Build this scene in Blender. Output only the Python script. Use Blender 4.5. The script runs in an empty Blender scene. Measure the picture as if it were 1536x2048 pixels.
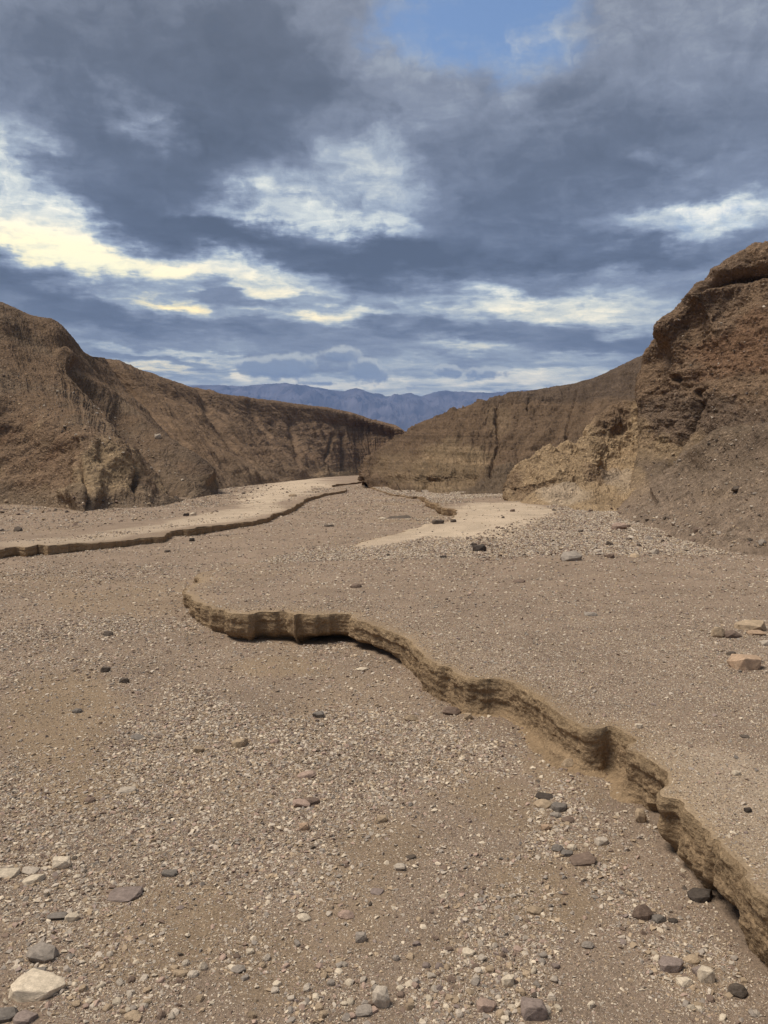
import bpy, bmesh, math, random
import numpy as np
from mathutils import Vector, Matrix
from mathutils.geometry import delaunay_2d_cdt

random.seed(7)
RNG = np.random.default_rng(11)
S = bpy.context.scene
COL = S.collection

# ------------------------------------------------------------------ camera
F_PX = 1539.0                     # focal length in photo pixels (photo 1536 x 2048)
HORIZON = 880.0
PITCH = math.atan((1024 - HORIZON) / F_PX)
CAMZ = 1.6
cam_data = bpy.data.cameras.new("camera")
cam_data.sensor_fit = 'VERTICAL'
cam_data.sensor_height = 34.6
cam_data.lens = 34.6 * F_PX / 2048
cam_data.clip_start = 0.05
cam_data.clip_end = 20000
cam = bpy.data.objects.new("camera", cam_data)
COL.objects.link(cam)
cam.location = (0, 0, CAMZ)
cam.rotation_euler = (math.pi / 2 - PITCH, 0, 0)
S.camera = cam

# ------------------------------------------------------------------ exposure
S.view_settings.view_transform = 'Standard'
S.view_settings.look = 'None'
S.view_settings.gamma = 1
EXPO = 1.45
S.view_settings.exposure = EXPO
SKY_GAIN = 2.0 ** (-EXPO) * 1.32
try:
    S.cycles.max_bounces = 6
    S.cycles.diffuse_bounces = 3
    S.cycles.volume_bounces = 0
    S.cycles.caustics_reflective = False
    S.cycles.caustics_refractive = False
except Exception:
    pass

# ------------------------------------------------------------------ sun
SUN_EL = math.radians(64)
SUN_AZ = math.radians(-92)        # clockwise from the view direction, left of the frame
sun_data = bpy.data.lights.new("sun", 'SUN')
sun_data.energy = 1.5
sun_data.angle = math.radians(26)
sun_data.color = (1.0, 0.93, 0.84)
sun = bpy.data.objects.new("sun", sun_data)
COL.objects.link(sun)
sdir = Vector((math.sin(SUN_AZ) * math.cos(SUN_EL), math.cos(SUN_AZ) * math.cos(SUN_EL), math.sin(SUN_EL)))
sun.rotation_euler = sdir.to_track_quat('Z', 'Y').to_euler()

# ------------------------------------------------------------------ helpers: pixels to world rays
CP, SP = math.cos(PITCH), math.sin(PITCH)
def ray(px, py):
    x = (px - 768) / F_PX; y = (1024 - py) / F_PX
    return (x, CP + y * SP, -SP + y * CP)
def P(px, py, d):
    r = ray(px, py); k = d / r[1]
    return (r[0] * k, d, CAMZ + r[2] * k)
SLOPE = 0.03
def G(px, py, h=0.0, dmax=105.0):
    r = ray(px, py)
    den = -r[2] / r[1] - SLOPE
    d = (CAMZ - h) / den if den > 1e-4 else dmax
    d = min(d, dmax)
    return (r[0] / r[1] * d, d, h - SLOPE * d)
def proj(p):
    """world points (n,3) to photo pixels"""
    q = p - np.array([0, 0, CAMZ])
    f = q[:, 1] * CP - q[:, 2] * SP
    u = q[:, 1] * SP + q[:, 2] * CP
    f = np.where(np.abs(f) < 1e-3, 1e-3, f)
    return 768 + q[:, 0] / f * F_PX, 1024 - u / f * F_PX
def azel(px, py):
    r = ray(px, py)
    return math.atan2(r[0], r[1]), math.atan2(r[2], math.hypot(r[0], r[1]))
def srgb(r, g, b):
    f = lambda c: (c / 255) / 12.92 if c / 255 <= 0.04045 else ((c / 255 + 0.055) / 1.055) ** 2.4
    return (f(r), f(g), f(b))

# ------------------------------------------------------------------ node helpers
class N:
    def __init__(self, tree): self.t = tree; self.n = tree.nodes; self.l = tree.links
    def new(self, typ, **kw):
        n = self.n.new(typ)
        for k, v in kw.items(): setattr(n, k, v)
        return n
    def put(self, sock, v):
        if isinstance(v, bpy.types.NodeSocket): self.l.new(v, sock)
        else: sock.default_value = v
    def math(self, op, a, b=0.0, clamp=False):
        n = self.new('ShaderNodeMath', operation=op, use_clamp=clamp)
        self.put(n.inputs[0], a); self.put(n.inputs[1], b); return n.outputs[0]
    def vec(self, op, a, b=(0, 0, 0)):
        n = self.new('ShaderNodeVectorMath', operation=op)
        self.put(n.inputs[0], a); self.put(n.inputs[1], b)
        return n.outputs['Value'] if op in ('LENGTH', 'DISTANCE', 'DOT_PRODUCT') else n.outputs[0]
    def scale(self, a, s):
        n = self.new('ShaderNodeVectorMath', operation='SCALE')
        self.put(n.inputs[0], a); self.put(n.inputs['Scale'], s); return n.outputs[0]
    def rng(self, v, a, b, c=0.0, d=1.0, mode='SMOOTHSTEP'):
        n = self.new('ShaderNodeMapRange', interpolation_type=mode)
        self.put(n.inputs['Value'], v)
        for k, x in zip(('From Min', 'From Max', 'To Min', 'To Max'), (a, b, c, d)): self.put(n.inputs[k], x)
        return n.outputs['Result']
    def noise(self, v, sc, det=4, rough=.55, lac=2.0, dist=0.0, col=False):
        n = self.new('ShaderNodeTexNoise')
        self.put(n.inputs['Vector'], v); self.put(n.inputs['Scale'], sc)
        n.inputs['Detail'].default_value = det; n.inputs['Roughness'].default_value = rough
        n.inputs['Lacunarity'].default_value = lac; n.inputs['Distortion'].default_value = dist
        return n.outputs['Color'] if col else n.outputs[0]
    def mix(self, f, a, b, mode='MIX'):
        n = self.new('ShaderNodeMix', data_type='RGBA', blend_type=mode)
        self.put(n.inputs[0], f)
        self.put(n.inputs[6], a if isinstance(a, bpy.types.NodeSocket) else (*a[:3], 1))
        self.put(n.inputs[7], b if isinstance(b, bpy.types.NodeSocket) else (*b[:3], 1))
        return n.outputs[2]
    def ramp(self, f, stops):
        n = self.new('ShaderNodeValToRGB'); self.put(n.inputs[0], f)
        cr = n.color_ramp
        while len(cr.elements) < len(stops): cr.elements.new(0.5)
        for e, (p, c) in zip(cr.elements, stops): e.position = p; e.color = (*c, 1)
        return n.outputs[0]

# ------------------------------------------------------------------ world: Nishita sky behind broken cloud
world = bpy.data.worlds.new("World"); S.world = world
world.use_nodes = True
W = N(world.node_tree); W.n.clear()
tc = W.new('ShaderNodeTexCoord').outputs['Generated']
sep = W.new('ShaderNodeSeparateXYZ'); W.l.new(tc, sep.inputs[0])
sx, sy, sz = sep.outputs
az = W.math('ARCTAN2', sx, sy)
el = W.math('ARCSINE', sz)
cmb = W.new('ShaderNodeCombineXYZ'); W.l.new(az, cmb.inputs[0]); W.l.new(el, cmb.inputs[1])
ang = cmb.outputs[0]
# cloud deck coordinates: a flat layer overhead, compressing towards the horizon
inv = W.math('DIVIDE', 1.0, W.math('ADD', W.math('MAXIMUM', sz, 0.0), 0.09))
cm2 = W.new('ShaderNodeCombineXYZ')
W.l.new(W.math('MULTIPLY', sx, inv), cm2.inputs[0]); W.l.new(W.math('MULTIPLY', sy, inv), cm2.inputs[1])
deck = cm2.outputs[0]
# ragged edges
wn = W.noise(deck, 2.1, 6, .62, col=True)
warp = W.vec('MULTIPLY', W.vec('SUBTRACT', wn, (.5, .5, .5)), (0.22, 0.13, 0))
wn2 = W.noise(ang, 16, 5, .6, col=True)
warp2 = W.vec('MULTIPLY', W.vec('SUBTRACT', wn2, (.5, .5, .5)), (0.10, 0.055, 0))
fade_w = W.rng(sz, 0.03, 0.3, 0.3, 1.0)
angw = W.vec('ADD', W.vec('ADD', ang, W.scale(warp, fade_w)), W.scale(warp2, fade_w))
def blob(px, py, rx, ry, rot, w, inner=0.0, src=None):
    a, e = azel(px, py)
    k = math.cos(a) ** 2 * 0.55 + 0.45
    m = W.new('ShaderNodeMapping', vector_type='TEXTURE')
    W.l.new(src or angw, m.inputs['Vector'])
    m.inputs['Location'].default_value = (a, e, 0)
    m.inputs['Rotation'].default_value = (0, 0, math.radians(-rot))
    m.inputs['Scale'].default_value = (rx / F_PX * k, ry / F_PX, 1)
    return W.rng(W.vec('LENGTH', m.outputs[0]), inner, 1.0, w, 0.0)
def total(lst, src=None):
    acc = 0.0
    for b in lst: acc = W.math('ADD', blob(*b, src=src), acc)
    return acc
# (px, py, radius x, radius y, clockwise tilt, weight)
LIGHT = [
 (60, 508, 470, 76, 6, .34), (300, 535, 460, 50, 5, .36), (560, 552, 300, 30, 6, .34), (340, 618, 150, 34, 8, .56),
 (20, 420, 190, 90, 15, .32), (150, 465, 260, 46, 16, .30), (0, 290, 110, 100, 0, .34), (268, 222, 90, 75, 30, .34), (60, 370, 160, 50, 20, .22),
 (740, 325, 190, 84, 15, .24), (640, 385, 290, 64, 6, .27), (540, 412, 200, 42, 8, .34), (740, 452, 180, 34, 16, .30), (480, 428, 200, 34, 4, .26),
 (620, 628, 240, 28, 0, .42), (1070, 612, 380, 44, 2, .50), (1220, 648, 260, 28, 4, .30), (940, 693, 140, 26, 5, .36), (1180, 550, 260, 24, 0, .16), (560, 580, 260, 22, 4, .20),
 (330, 707, 270, 12, 4, .34), (310, 737, 200, 12, 2, .46), (480, 733, 130, 9, 0, .22),
 (700, 765, 700, 26, 0, .34), (1120, 755, 420, 30, 0, .28), (700, 800, 1500, 50, 0, .3),
 (1400, 425, 280, 44, -4, .36), (1490, 395, 170, 40, -8, .28), (1340, 350, 110, 40, 0, .14), (1200, 715, 230, 16, -2, .16),
 (1000, 60, 300, 140, 0, .16), (800, 150, 200, 110, 0, .05), (1060, 150, 160, 80, 0, .10), (1400, 60, 260, 90, -10, .08),
 (820, 728, 170, 26, 0, .16), (480, 750, 25, 50, 0, .2),
]
DARK = [
 (330, 150, 560, 360, 6, -.26), (370, 330, 360, 150, 8, -.16), (190, 410, 210, 60, 10, -.18), (530, 120, 240, 230, 0, -.08),
 (620, 495, 480, 56, 6, -.32), (900, 535, 560, 70, 0, -.30), (1330, 510, 380, 46, 0, -.24), (430, 470, 190, 38, 6, -.16),
 (1080, 330, 420, 180, 5, -.20), (1380, 210, 340, 230, 0, -.18), (1000, 440, 360, 80, 0, -.14), (700, 190, 200, 90, 0, -.10),
 (60, 580, 380, 56, 7, -.36), (330, 655, 460, 30, 3, -.18), (900, 662, 620, 30, 2, -.16), (1240, 690, 360, 30, 0, -.18), (470, 590, 180, 28, 6, -.14),
 (560, 738, 130, 34, 2, -.1),
]
lsum = total(LIGHT)
pos = W.math('ADD', lsum, total(DARK))
fb = W.math('SUBTRACT', W.noise(deck, 1.7, 9, .58), .5)
fb2 = W.math('SUBTRACT', W.noise(W.vec('MULTIPLY', angw, (8, 30, 1)), 1.0, 8, .64, dist=.3), .5)
fb3 = W.math('SUBTRACT', W.noise(W.vec('ADD', deck, W.scale(warp, 2.5)), 4.2, 9, .64, dist=.7), .5)
fb4 = W.math('SUBTRACT', W.noise(W.vec('ADD', ang, W.scale(warp2, 1.0)), 24, 10, .68, dist=.8), .5)
amp = W.math('ADD', .75, W.math('MULTIPLY', W.math('MAXIMUM', lsum, 0.0), 1.6))
hi = W.rng(sz, .10, .42, 0, 1)
tn = W.math('ADD', W.math('MULTIPLY', fb, .34), W.math('MULTIPLY', fb2, W.rng(hi, 0, 1, .62, .10)))
tn = W.math('ADD', tn, W.math('MULTIPLY', fb3, .56))
tn = W.math('ADD', tn, W.math('MULTIPLY', fb4, W.rng(hi, 0, 1, .20, .42)))
t = W.math('ADD', W.math('ADD', pos, .42), W.math('MULTIPLY', tn, amp))
clouds = W.ramp(W.math('MAXIMUM', t, 0.0), [
 (0.0, srgb(76, 85, 99)), (0.20, srgb(91, 101, 118)), (0.40, srgb(119, 130, 149)), (0.58, srgb(152, 165, 180)), (0.78, srgb(203, 210, 208)), (1.0, srgb(250, 247, 230))])
# the upper cloud underside is greyer, the low deck bluer
clouds = W.mix(W.rng(sz, .18, .55, 0, 1), clouds, W.mix(1.0, clouds, (1.10, 1.0, .89), 'MULTIPLY'))
clouds = W.mix(W.rng(sz, .0, .26, 1.0, 0), clouds, W.mix(1.0, clouds, (1.26, 1.14, .92), 'MULTIPLY'))
# small cumulus standing over the far range, lit at the rim
fb5 = W.math('SUBTRACT', W.noise(ang, 60, 7, .6), .5)
CUM = [(560, 742, 120, 30, 3, 1.0), (500, 738, 50, 26, 0, .8), (590, 728, 70, 24, 0, .8), (680, 712, 66, 20, -4, .9), (745, 752, 66, 34, 0, 1.0), (725, 735, 50, 28, 0, .8), (890, 747, 40, 18, 0, .9), (965, 750, 90, 18, 0, .9), (650, 768, 80, 9, 0, .8), (830, 776, 34, 11, 0, .7)]
def puffs(lst):
    c0 = total(lst, src=ang)
    return W.math('ADD', c0, W.math('MULTIPLY', fb5, W.rng(c0, .02, .35, 0, 2.0)))
clouds = W.mix(W.rng(puffs([(x, y - 9, rx, ry, ro, w) for (x, y, rx, ry, ro, w) in CUM]), .25, .75, 0, .65), clouds, srgb(206, 208, 198))
clouds = W.mix(W.rng(puffs(CUM), .30, .80, 0, .85), clouds, srgb(124, 136, 152))
# clear blue gap high up
sky = W.new('ShaderNodeTexSky', sky_type='NISHITA', sun_disc=False)
sky.sun_elevation = SUN_EL; sky.sun_rotation = SUN_AZ
sky.air_density = 1.0; sky.dust_density = 0.6; sky.ozone_density = 2.0
clear = W.scale(sky.outputs[0], 0.116)
hole = W.math('ADD', total([(985, 0, 300, 190, 0, 1.25), (900, 100, 240, 80, 10, .45), (760, 60, 160, 120, 0, .3), (1500, 395, 150, 50, 0, .3), (1400, 430, 220, 40, 0, .35), (760, 440, 130, 50, 0, .2)]), W.math('MULTIPLY', W.math('ADD', fb3, fb4), -.9))
hole = W.math('MULTIPLY', W.rng(hole, .15, 1.15, 0, 1), W.rng(sz, .1, .2, 0, 1), clamp=True)
clouds = W.mix(hole, clouds, clear)
# warm light where the low sun glows through the gaps on the left
warm = total([(60, 525, 700, 110, 4, 1.0), (345, 615, 260, 55, 6, .8), (600, 600, 420, 70, 0, .35), (640, 640, 190, 30, 0, .5), (940, 697, 150, 30, 0, .4), (290, 735, 300, 30, 0, .8), (1100, 625, 380, 50, 0, .3)], src=ang)
warm = W.math('MULTIPLY', warm, W.rng(t, .50, 1.05, 0, .95), clamp=True)
clouds = W.mix(warm, clouds, W.mix(1.0, clouds, (1.24, 1.06, .70), 'MULTIPLY'))
glow = W.math('MULTIPLY', blob(165, 524, 260, 44, 6, .7, src=ang), W.rng(t, .6, .95, 0, 1))
clouds = W.mix(glow, clouds, srgb(255, 252, 214))
# below the horizon only the ground's own dull tone
low = W.rng(sz, -.03, 0.0, 0, 1)
final = W.mix(low, (.10, .085, .07), clouds)
bg = W.new('ShaderNodeBackground'); W.l.new(final, bg.inputs[0]); bg.inputs[1].default_value = SKY_GAIN
wo = W.new('ShaderNodeOutputWorld'); W.l.new(bg.outputs[0], wo.inputs[0])

# ------------------------------------------------------------------ numpy noise
_perm = np.random.default_rng(3).permutation(256).astype(np.int64)
_perm = np.concatenate([_perm, _perm, _perm])
_grad = np.random.default_rng(4).normal(size=(256, 3)); _grad /= np.linalg.norm(_grad, axis=1)[:, None]
_grad = _grad.astype(np.float32)
def perlin(x, y, z):
    x, y, z = np.broadcast_arrays(x, y, z)
    xi = np.floor(x).astype(np.int64); yi = np.floor(y).astype(np.int64); zi = np.floor(z).astype(np.int64)
    fx = (x - xi).astype(np.float32); fy = (y - yi).astype(np.float32); fz = (z - zi).astype(np.float32)
    xi &= 255; yi &= 255; zi &= 255
    u = fx * fx * fx * (fx * (fx * 6 - 15) + 10); v = fy * fy * fy * (fy * (fy * 6 - 15) + 10); w = fz * fz * fz * (fz * (fz * 6 - 15) + 10)
    def g(dx, dy, dz):
        h = _perm[_perm[_perm[xi + dx] + yi + dy] + zi + dz]
        gr = _grad[h]
        return gr[..., 0] * (fx - dx) + gr[..., 1] * (fy - dy) + gr[..., 2] * (fz - dz)
    l = lambda a, b, k: a + (b - a) * k
    return l(l(l(g(0,0,0), g(1,0,0), u), l(g(0,1,0), g(1,1,0), u), v),
             l(l(g(0,0,1), g(1,0,1), u), l(g(0,1,1), g(1,1,1), u), v), w) * 1.6
def fbm(p, sc, octs=5, rough=.5, off=0.0, aniso=(1, 1, 1), ridged=False):
    """p (...,3); sc = frequency of the first octave"""
    out = np.zeros(p.shape[:-1], np.float32); amp = 1.0; tot = 0; f = sc
    for o in range(octs):
        n = perlin(p[..., 0] * f * aniso[0] + off + 17.3 * o, p[..., 1] * f * aniso[1] + 5.1 * o - off, p[..., 2] * f * aniso[2] + 9.7 * o)
        if ridged: n = 1 - 2 * np.abs(n)
        out += amp * n; tot += amp; amp *= rough; f *= 2.03
    return out / tot
def sstep(x, a, b):
    t_ = np.clip((x - a) / (b - a), 0, 1); return t_ * t_ * (3 - 2 * t_)

# ------------------------------------------------------------------ mesh helpers
def new_obj(name, verts, faces, mat=None, smooth=True, col=None, attrs=None, kind=None, label=None, cat=None, group=None):
    me = bpy.data.meshes.new(name)
    verts = np.asarray(verts, np.float32)
    faces = np.asarray(faces, np.int32)
    nf, k = faces.shape
    me.vertices.add(len(verts)); me.vertices.foreach_set('co', verts.ravel())
    me.loops.add(nf * k); me.loops.foreach_set('vertex_index', faces.ravel())
    me.polygons.add(nf); me.polygons.foreach_set('loop_start', np.arange(0, nf * k, k, dtype=np.int32))
    me.update(calc_edges=True)
    me.polygons.foreach_set('use_smooth', np.full(nf, smooth))
    if col is not None:
        a = me.attributes.new('albedo', 'FLOAT_COLOR', 'POINT')
        c4 = np.ones((len(verts), 4), np.float32); c4[:, :3] = col
        a.data.foreach_set('color', c4.ravel())
    for k_, v_ in (attrs or {}).items():
        a = me.attributes.new(k_, 'FLOAT', 'POINT'); a.data.foreach_set('value', np.asarray(v_, np.float32))
    o = bpy.data.objects.new(name, me); COL.objects.link(o)
    if mat: me.materials.append(mat)
    if kind: o['kind'] = kind
    if label: o['label'] = label
    if cat: o['category'] = cat
    if group: o['group'] = group
    return o
def grid_faces(nr, nc):
    i = np.arange(nr - 1)[:, None] * nc + np.arange(nc - 1)[None, :]
    i = i.ravel()
    return np.stack([i, i + 1, i + nc + 1, i + nc], 1)
def grid_normals(G_):
    du = np.gradient(G_, axis=1); dv = np.gradient(G_, axis=0)
    n = np.cross(du, dv); n /= (np.linalg.norm(n, axis=-1, keepdims=True) + 1e-9)
    return n
def catmull(ctrl, n, ts=None):
    """ctrl (m, ...) -> (n, ...) resampled along axis 0 with Catmull-Rom, ts = parameter positions"""
    m = len(ctrl)
    if ts is None: ts = np.linspace(0, m - 1, n)
    c = np.concatenate([(2 * ctrl[:1] - ctrl[1:2]), ctrl, (2 * ctrl[-1:] - ctrl[-2:-1])])
    i = np.clip(np.floor(ts).astype(int), 0, m - 2); f = ts - i
    sh = (-1,) + (1,) * (ctrl.ndim - 1); f = f.reshape(sh)
    p0, p1, p2, p3 = c[i], c[i + 1], c[i + 2], c[i + 3]
    return 0.5 * ((2 * p1) + (-p0 + p2) * f + (2 * p0 - 5 * p1 + 4 * p2 - p3) * f ** 2 + (-p0 + 3 * p1 - 3 * p2 + p3) * f ** 3)
def seg_ts(lens, dens):
    """parameter positions so that segment k gets ~dens[k] samples"""
    out = []
    for k, n in enumerate(dens): out += list(k + np.arange(n) / n)
    out.append(len(dens)); return np.array(out)

# ------------------------------------------------------------------ materials
def principled(name, rough=.97, spec=.06):
    m = bpy.data.materials.new(name); m.use_nodes = True
    n = N(m.node_tree); b = m.node_tree.nodes['Principled BSDF']
    b.inputs['Roughness'].default_value = rough
    b.inputs['Specular IOR Level'].default_value = spec
    return m, n, b
def earth_material(name, grain=60.0, speck=0.5, bump=.02, coarse=3.0, cbump=.08, strata=0.0, pebbly=0.0, pscale=22.0):
    """albedo comes from the mesh attribute (kinds of earth); the nodes add grain, specks and relief"""
    m, n, b = principled(name)
    a = n.new('ShaderNodeAttribute', attribute_name='albedo').outputs['Color']
    co = n.new('ShaderNodeTexCoord').outputs['Object']
    g1 = n.noise(co, grain, 5, .7)
    g2 = n.noise(co, coarse, 6, .6)
    v = n.rng(g1, .25, .75, 1 - speck * .5, 1 + speck * .5, 'LINEAR')
    v = n.math('MULTIPLY', v, n.rng(g2, .3, .7, .86, 1.14, 'LINEAR'))
    wv = n.vec('ADD', co, n.scale(n.vec('SUBTRACT', n.noise(co, pscale * 1.3, 2, .5, col=True), (.5, .5, .5)), 1.1 / pscale))
    vor = n.new('ShaderNodeTexVoronoi'); n.put(vor.inputs['Vector'], wv); vor.inputs['Scale'].default_value = pscale
    sepc = n.new('ShaderNodeSeparateColor'); n.l.new(vor.outputs['Color'], sepc.inputs[0])
    hgt = n.math('MULTIPLY', g1, bump)
    hgt = n.math('ADD', hgt, n.math('MULTIPLY', g2, cbump))
    colr = n.mix(1.0, a, n.new('ShaderNodeCombineColor').outputs[0], 'MULTIPLY')
    cc = n.new('ShaderNodeCombineXYZ')
    for i_ in range(3): n.l.new(v, cc.inputs[i_])
    colr = n.mix(1.0, a, cc.outputs[0], 'MULTIPLY')
    if pebbly:
        # scattered small stones: each cell has its own tone
        pv = n.rng(sepc.outputs[0], 0, 1, 1 - pebbly * .55, 1 + pebbly * .75, 'LINEAR')
        cc2 = n.new('ShaderNodeCombineXYZ')
        for i_ in range(3): n.l.new(pv, cc2.inputs[i_])
        inside = n.rng(vor.outputs['Distance'], .28, .5, 1, 0)
        colr = n.mix(inside, colr, n.mix(1.0, colr, cc2.outputs[0], 'MULTIPLY'))
        hgt = n.math('ADD', hgt, n.math('MULTIPLY', n.rng(vor.outputs['Distance'], 0, .55, 1, 0), pebbly * .35 / pscale))
    if strata:
        sp_ = n.new('ShaderNodeMapping'); n.l.new(co, sp_.inputs[0]); sp_.inputs['Scale'].default_value = (.12, .12, 5.0)
        st = n.noise(sp_.outputs[0], 1.6, 5, .65, dist=.4)
        sv = n.rng(st, .35, .65, 1 - strata, 1 + strata, 'LINEAR')
        cc3 = n.new('ShaderNodeCombineXYZ')
        for i_ in range(3): n.l.new(sv, cc3.inputs[i_])
        colr = n.mix(1.0, colr, cc3.outputs[0], 'MULTIPLY')
        hgt = n.math('ADD', hgt, n.math('MULTIPLY', st, strata * .25))
    n.l.new(colr, b.inputs['Base Color'])
    bp = n.new('ShaderNodeBump'); bp.inputs['Strength'].default_value = 1.0; bp.inputs['Distance'].default_value = 1.0
    n.l.new(hgt, bp.inputs['Height']); n.l.new(bp.outputs[0], b.inputs['Normal'])
    return m

# albedos (real surface colours, linear)
A_GRAVEL = np.array([.280, .206, .146]); A_SILT = np.array([.295, .212, .134]); A_MUD = np.array([.50, .39, .275])
A_TAN = np.array([.30, .212, .125]); A_BANK = np.array([.30, .208, .122])
A_WALL = np.array([.180, .120, .075]); A_DARK = np.array([.132, .095, .068]); A_RED = np.array([.185, .108, .064]); A_GREY = np.array([.172, .124, .082])

M_GROUND = earth_material('gravelly_sand', grain=90, speck=.75, bump=.012, coarse=1.4, cbump=.02, pebbly=.45, pscale=75)
M_BANK = earth_material('cemented_silt', grain=70, speck=.5, bump=.014, coarse=9, cbump=.035, strata=.10, pebbly=.35, pscale=60)
M_WALL = earth_material('eroded_mudstone', grain=9, speck=.45, bump=.10, coarse=1.3, cbump=.25, strata=.14, pebbly=.35, pscale=7)
M_ROCKY = earth_material('pebbly_conglomerate', grain=14, speck=.5, bump=.06, coarse=2.2, cbump=.2, strata=.05, pebbly=.8, pscale=9)

# ------------------------------------------------------------------ terrace outlines
# (px, py, height above the wash) along the lip of the cut bank, near to far
R_LIP = [(2400,2500,.24),(1990,2190,.24),(1700,1935,.24),(1533,1782,.24),(1480,1722,.24),(1445,1690,.24),(1418,1668,.24),(1396,1646,.24),(1372,1614,.24),(1350,1596,.24),(1331,1590,.24),(1329,1576,.24),(1342,1563,.24),
 (1333,1546,.24),(1318,1536,.24),(1300,1522,.24),(1275,1504,.24),(1254,1497,.24),(1251,1486,.24),(1266,1477,.24),(1240,1462,.24),(1215,1453,.24),(1180,1452,.24),(1148,1440,.24),(1118,1424,.25),(1086,1403,.25),(1055,1380,.25),(1024,1368,.25),(997,1360,.25),(965,1358,.25),
 (935,1352,.25),(915,1342,.26),(895,1330,.26),(880,1328,.26),(861,1319,.26),(845,1300,.26),(833,1291,.26),(815,1276,.26),(801,1269,.26),(780,1262,.26),(756,1253,.26),(735,1243,.26),(710,1238,.26),(700,1229,.26),(680,1227,.26),(655,1228,.26),(628,1229,.26),
 (600,1225,.27),(588,1228,.27),(573,1221,.27),(545,1220,.27),(519,1222,.26),(495,1225,.26),(469,1223,.25),(447,1216,.24),(428,1213,.23),(410,1207,.21),(398,1202,.20),(385,1199,.18),(384,1192,.16),(373,1184,.14),(374,1176,.12),(392,1166,.11),(398,1158,.10),(390,1153,.09),
 (402,1146,.08),(430,1139,.07),(480,1127,.06),(560,1110,.05),(640,1098,.05),(720,1084,.05),(776,1069,.06),(834,1053,.10),(880,1044,.18),(905,1036,.22),(911,1018,.25),(890,1015,.25),(873,1011,.25),(877,1006,.25),(855,1001,.25),(850,995,.22),(835,993,.10),(823,994,.09),(800,990,.08),(787,989,.09),(768,983,.08),(750,976,.1),(738,972,.1)]
L_LIP = [(-1500,1380,.18),(-700,1220,.18),(-250,1140,.18),(-80,1106,.18),(0,1096,.18),(30,1090,.18),(50,1093,.18),(75,1088,.18),(100,1090,.18),(140,1087,.17),(175,1084,.16),(215,1080,.16),(250,1075,.16),(290,1072,.15),(325,1069,.15),(345,1060,.15),(380,1058,.15),(425,1052,.14),(460,1047,.14),(500,1042,.14),(530,1036,.14),
 (550,1027,.14),(575,1020,.14),(600,1006,.14),(612,998,.14),(635,991,.14),(655,986,.14),(690,980,.14),(688,976,.14),(665,974,.13),(672,969,.13),(700,966,.13),(722,963,.12),(716,958,.12),(740,954,.1),(770,951,.1)]
def lip_world(L): return np.array([G(*p) for p in L])
def densify(pts, base=.012, jit=.0):
    """spacing grows with distance from the camera"""
    out = []
    c = catmull(pts, len(pts) * 40)
    d = np.linalg.norm(np.diff(c[:, :2], axis=0), axis=1); s = np.concatenate([[0], np.cumsum(d)])
    pos = 0.0
    while pos < s[-1]:
        x = [np.interp(pos, s, c[:, k]) for k in range(c.shape[1])]
        out.append(x); pos += base * max(1.6, math.hypot(x[0], x[1])) * .35
    return np.array(out)
def lip_curve(L):
    w = lip_world(L); h = np.array([p[2] for p in L])[:, None]
    q = densify(np.concatenate([w, h], 1))
    # ragged lip, broken off in blocks
    t3 = np.gradient(q[:, :2], axis=0); t3 /= np.linalg.norm(t3, axis=1, keepdims=True) + 1e-9
    nrm = np.stack([-t3[:, 1], t3[:, 0]], 1)
    dist = np.hypot(q[:, 0], q[:, 1])
    a = fbm(np.c_[q[:, :2], np.zeros(len(q))], 9.0, 5, .65) * .024 + fbm(np.c_[q[:, :2], np.zeros(len(q))], 1.6, 3, .5, 7) * .03
    p0_ = np.c_[q[:, :2], np.zeros(len(q))]
    a += .018 * (sstep(fbm(p0_, 3.4, 2, .5, 55), -.05, .05) - .5) + .010 * (sstep(fbm(p0_, 9, 2, .5, 56), -.05, .05) - .5)
    q[:, 3] *= np.clip(1 + .95 * fbm(np.c_[q[:, :2], np.zeros(len(q))], .55, 4, .6, 19) * sstep(dist, 7, 14), .4, 1.3)
    q[:, :2] += nrm * (a * np.clip(dist / 6, 1, 3))[:, None]
    return q
RC = lip_curve(R_LIP); LC = lip_curve(L_LIP)
def bed_z(x, y):
    """wash floor: slopes down the canyon, then the valley plain"""
    yy = np.maximum(y, -20)
    p = np.stack([x, y, np.zeros_like(x)], -1)
    r = np.hypot(x, y)
    base = -SLOPE * np.minimum(yy, 120) - 0.004 * np.clip(yy - 120, 0, 3000)
    f = np.clip(r / 3, .3, 1.5)
    return base + fbm(p, .45, 3, .5) * .035 * f + fbm(p, 2.6, 3, .55, 3) * .012
def poly_closed(curve, extra):
    return np.concatenate([curve[:, :2], np.array(extra, float)])
R_EXTRA = [(6, 60), (60, 70), (60, -10), (4.5, -10)]
L_EXTRA = [(0, 135), (-70, 135), (-70, -10), (-14, -10)]
RP = poly_closed(RC, R_EXTRA); LP = poly_closed(LC, L_EXTRA)
def inside(poly, x, y):
    r = np.zeros(x.shape, bool); n = len(poly)
    for i in range(n):
        x1, y1 = poly[i]; x2, y2 = poly[(i + 1) % n]
        if y1 == y2: continue
        c = ((y1 > y) != (y2 > y)); r ^= c & (x < (x2 - x1) * (y - y1) / (y2 - y1) + x1)
    return r
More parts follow.
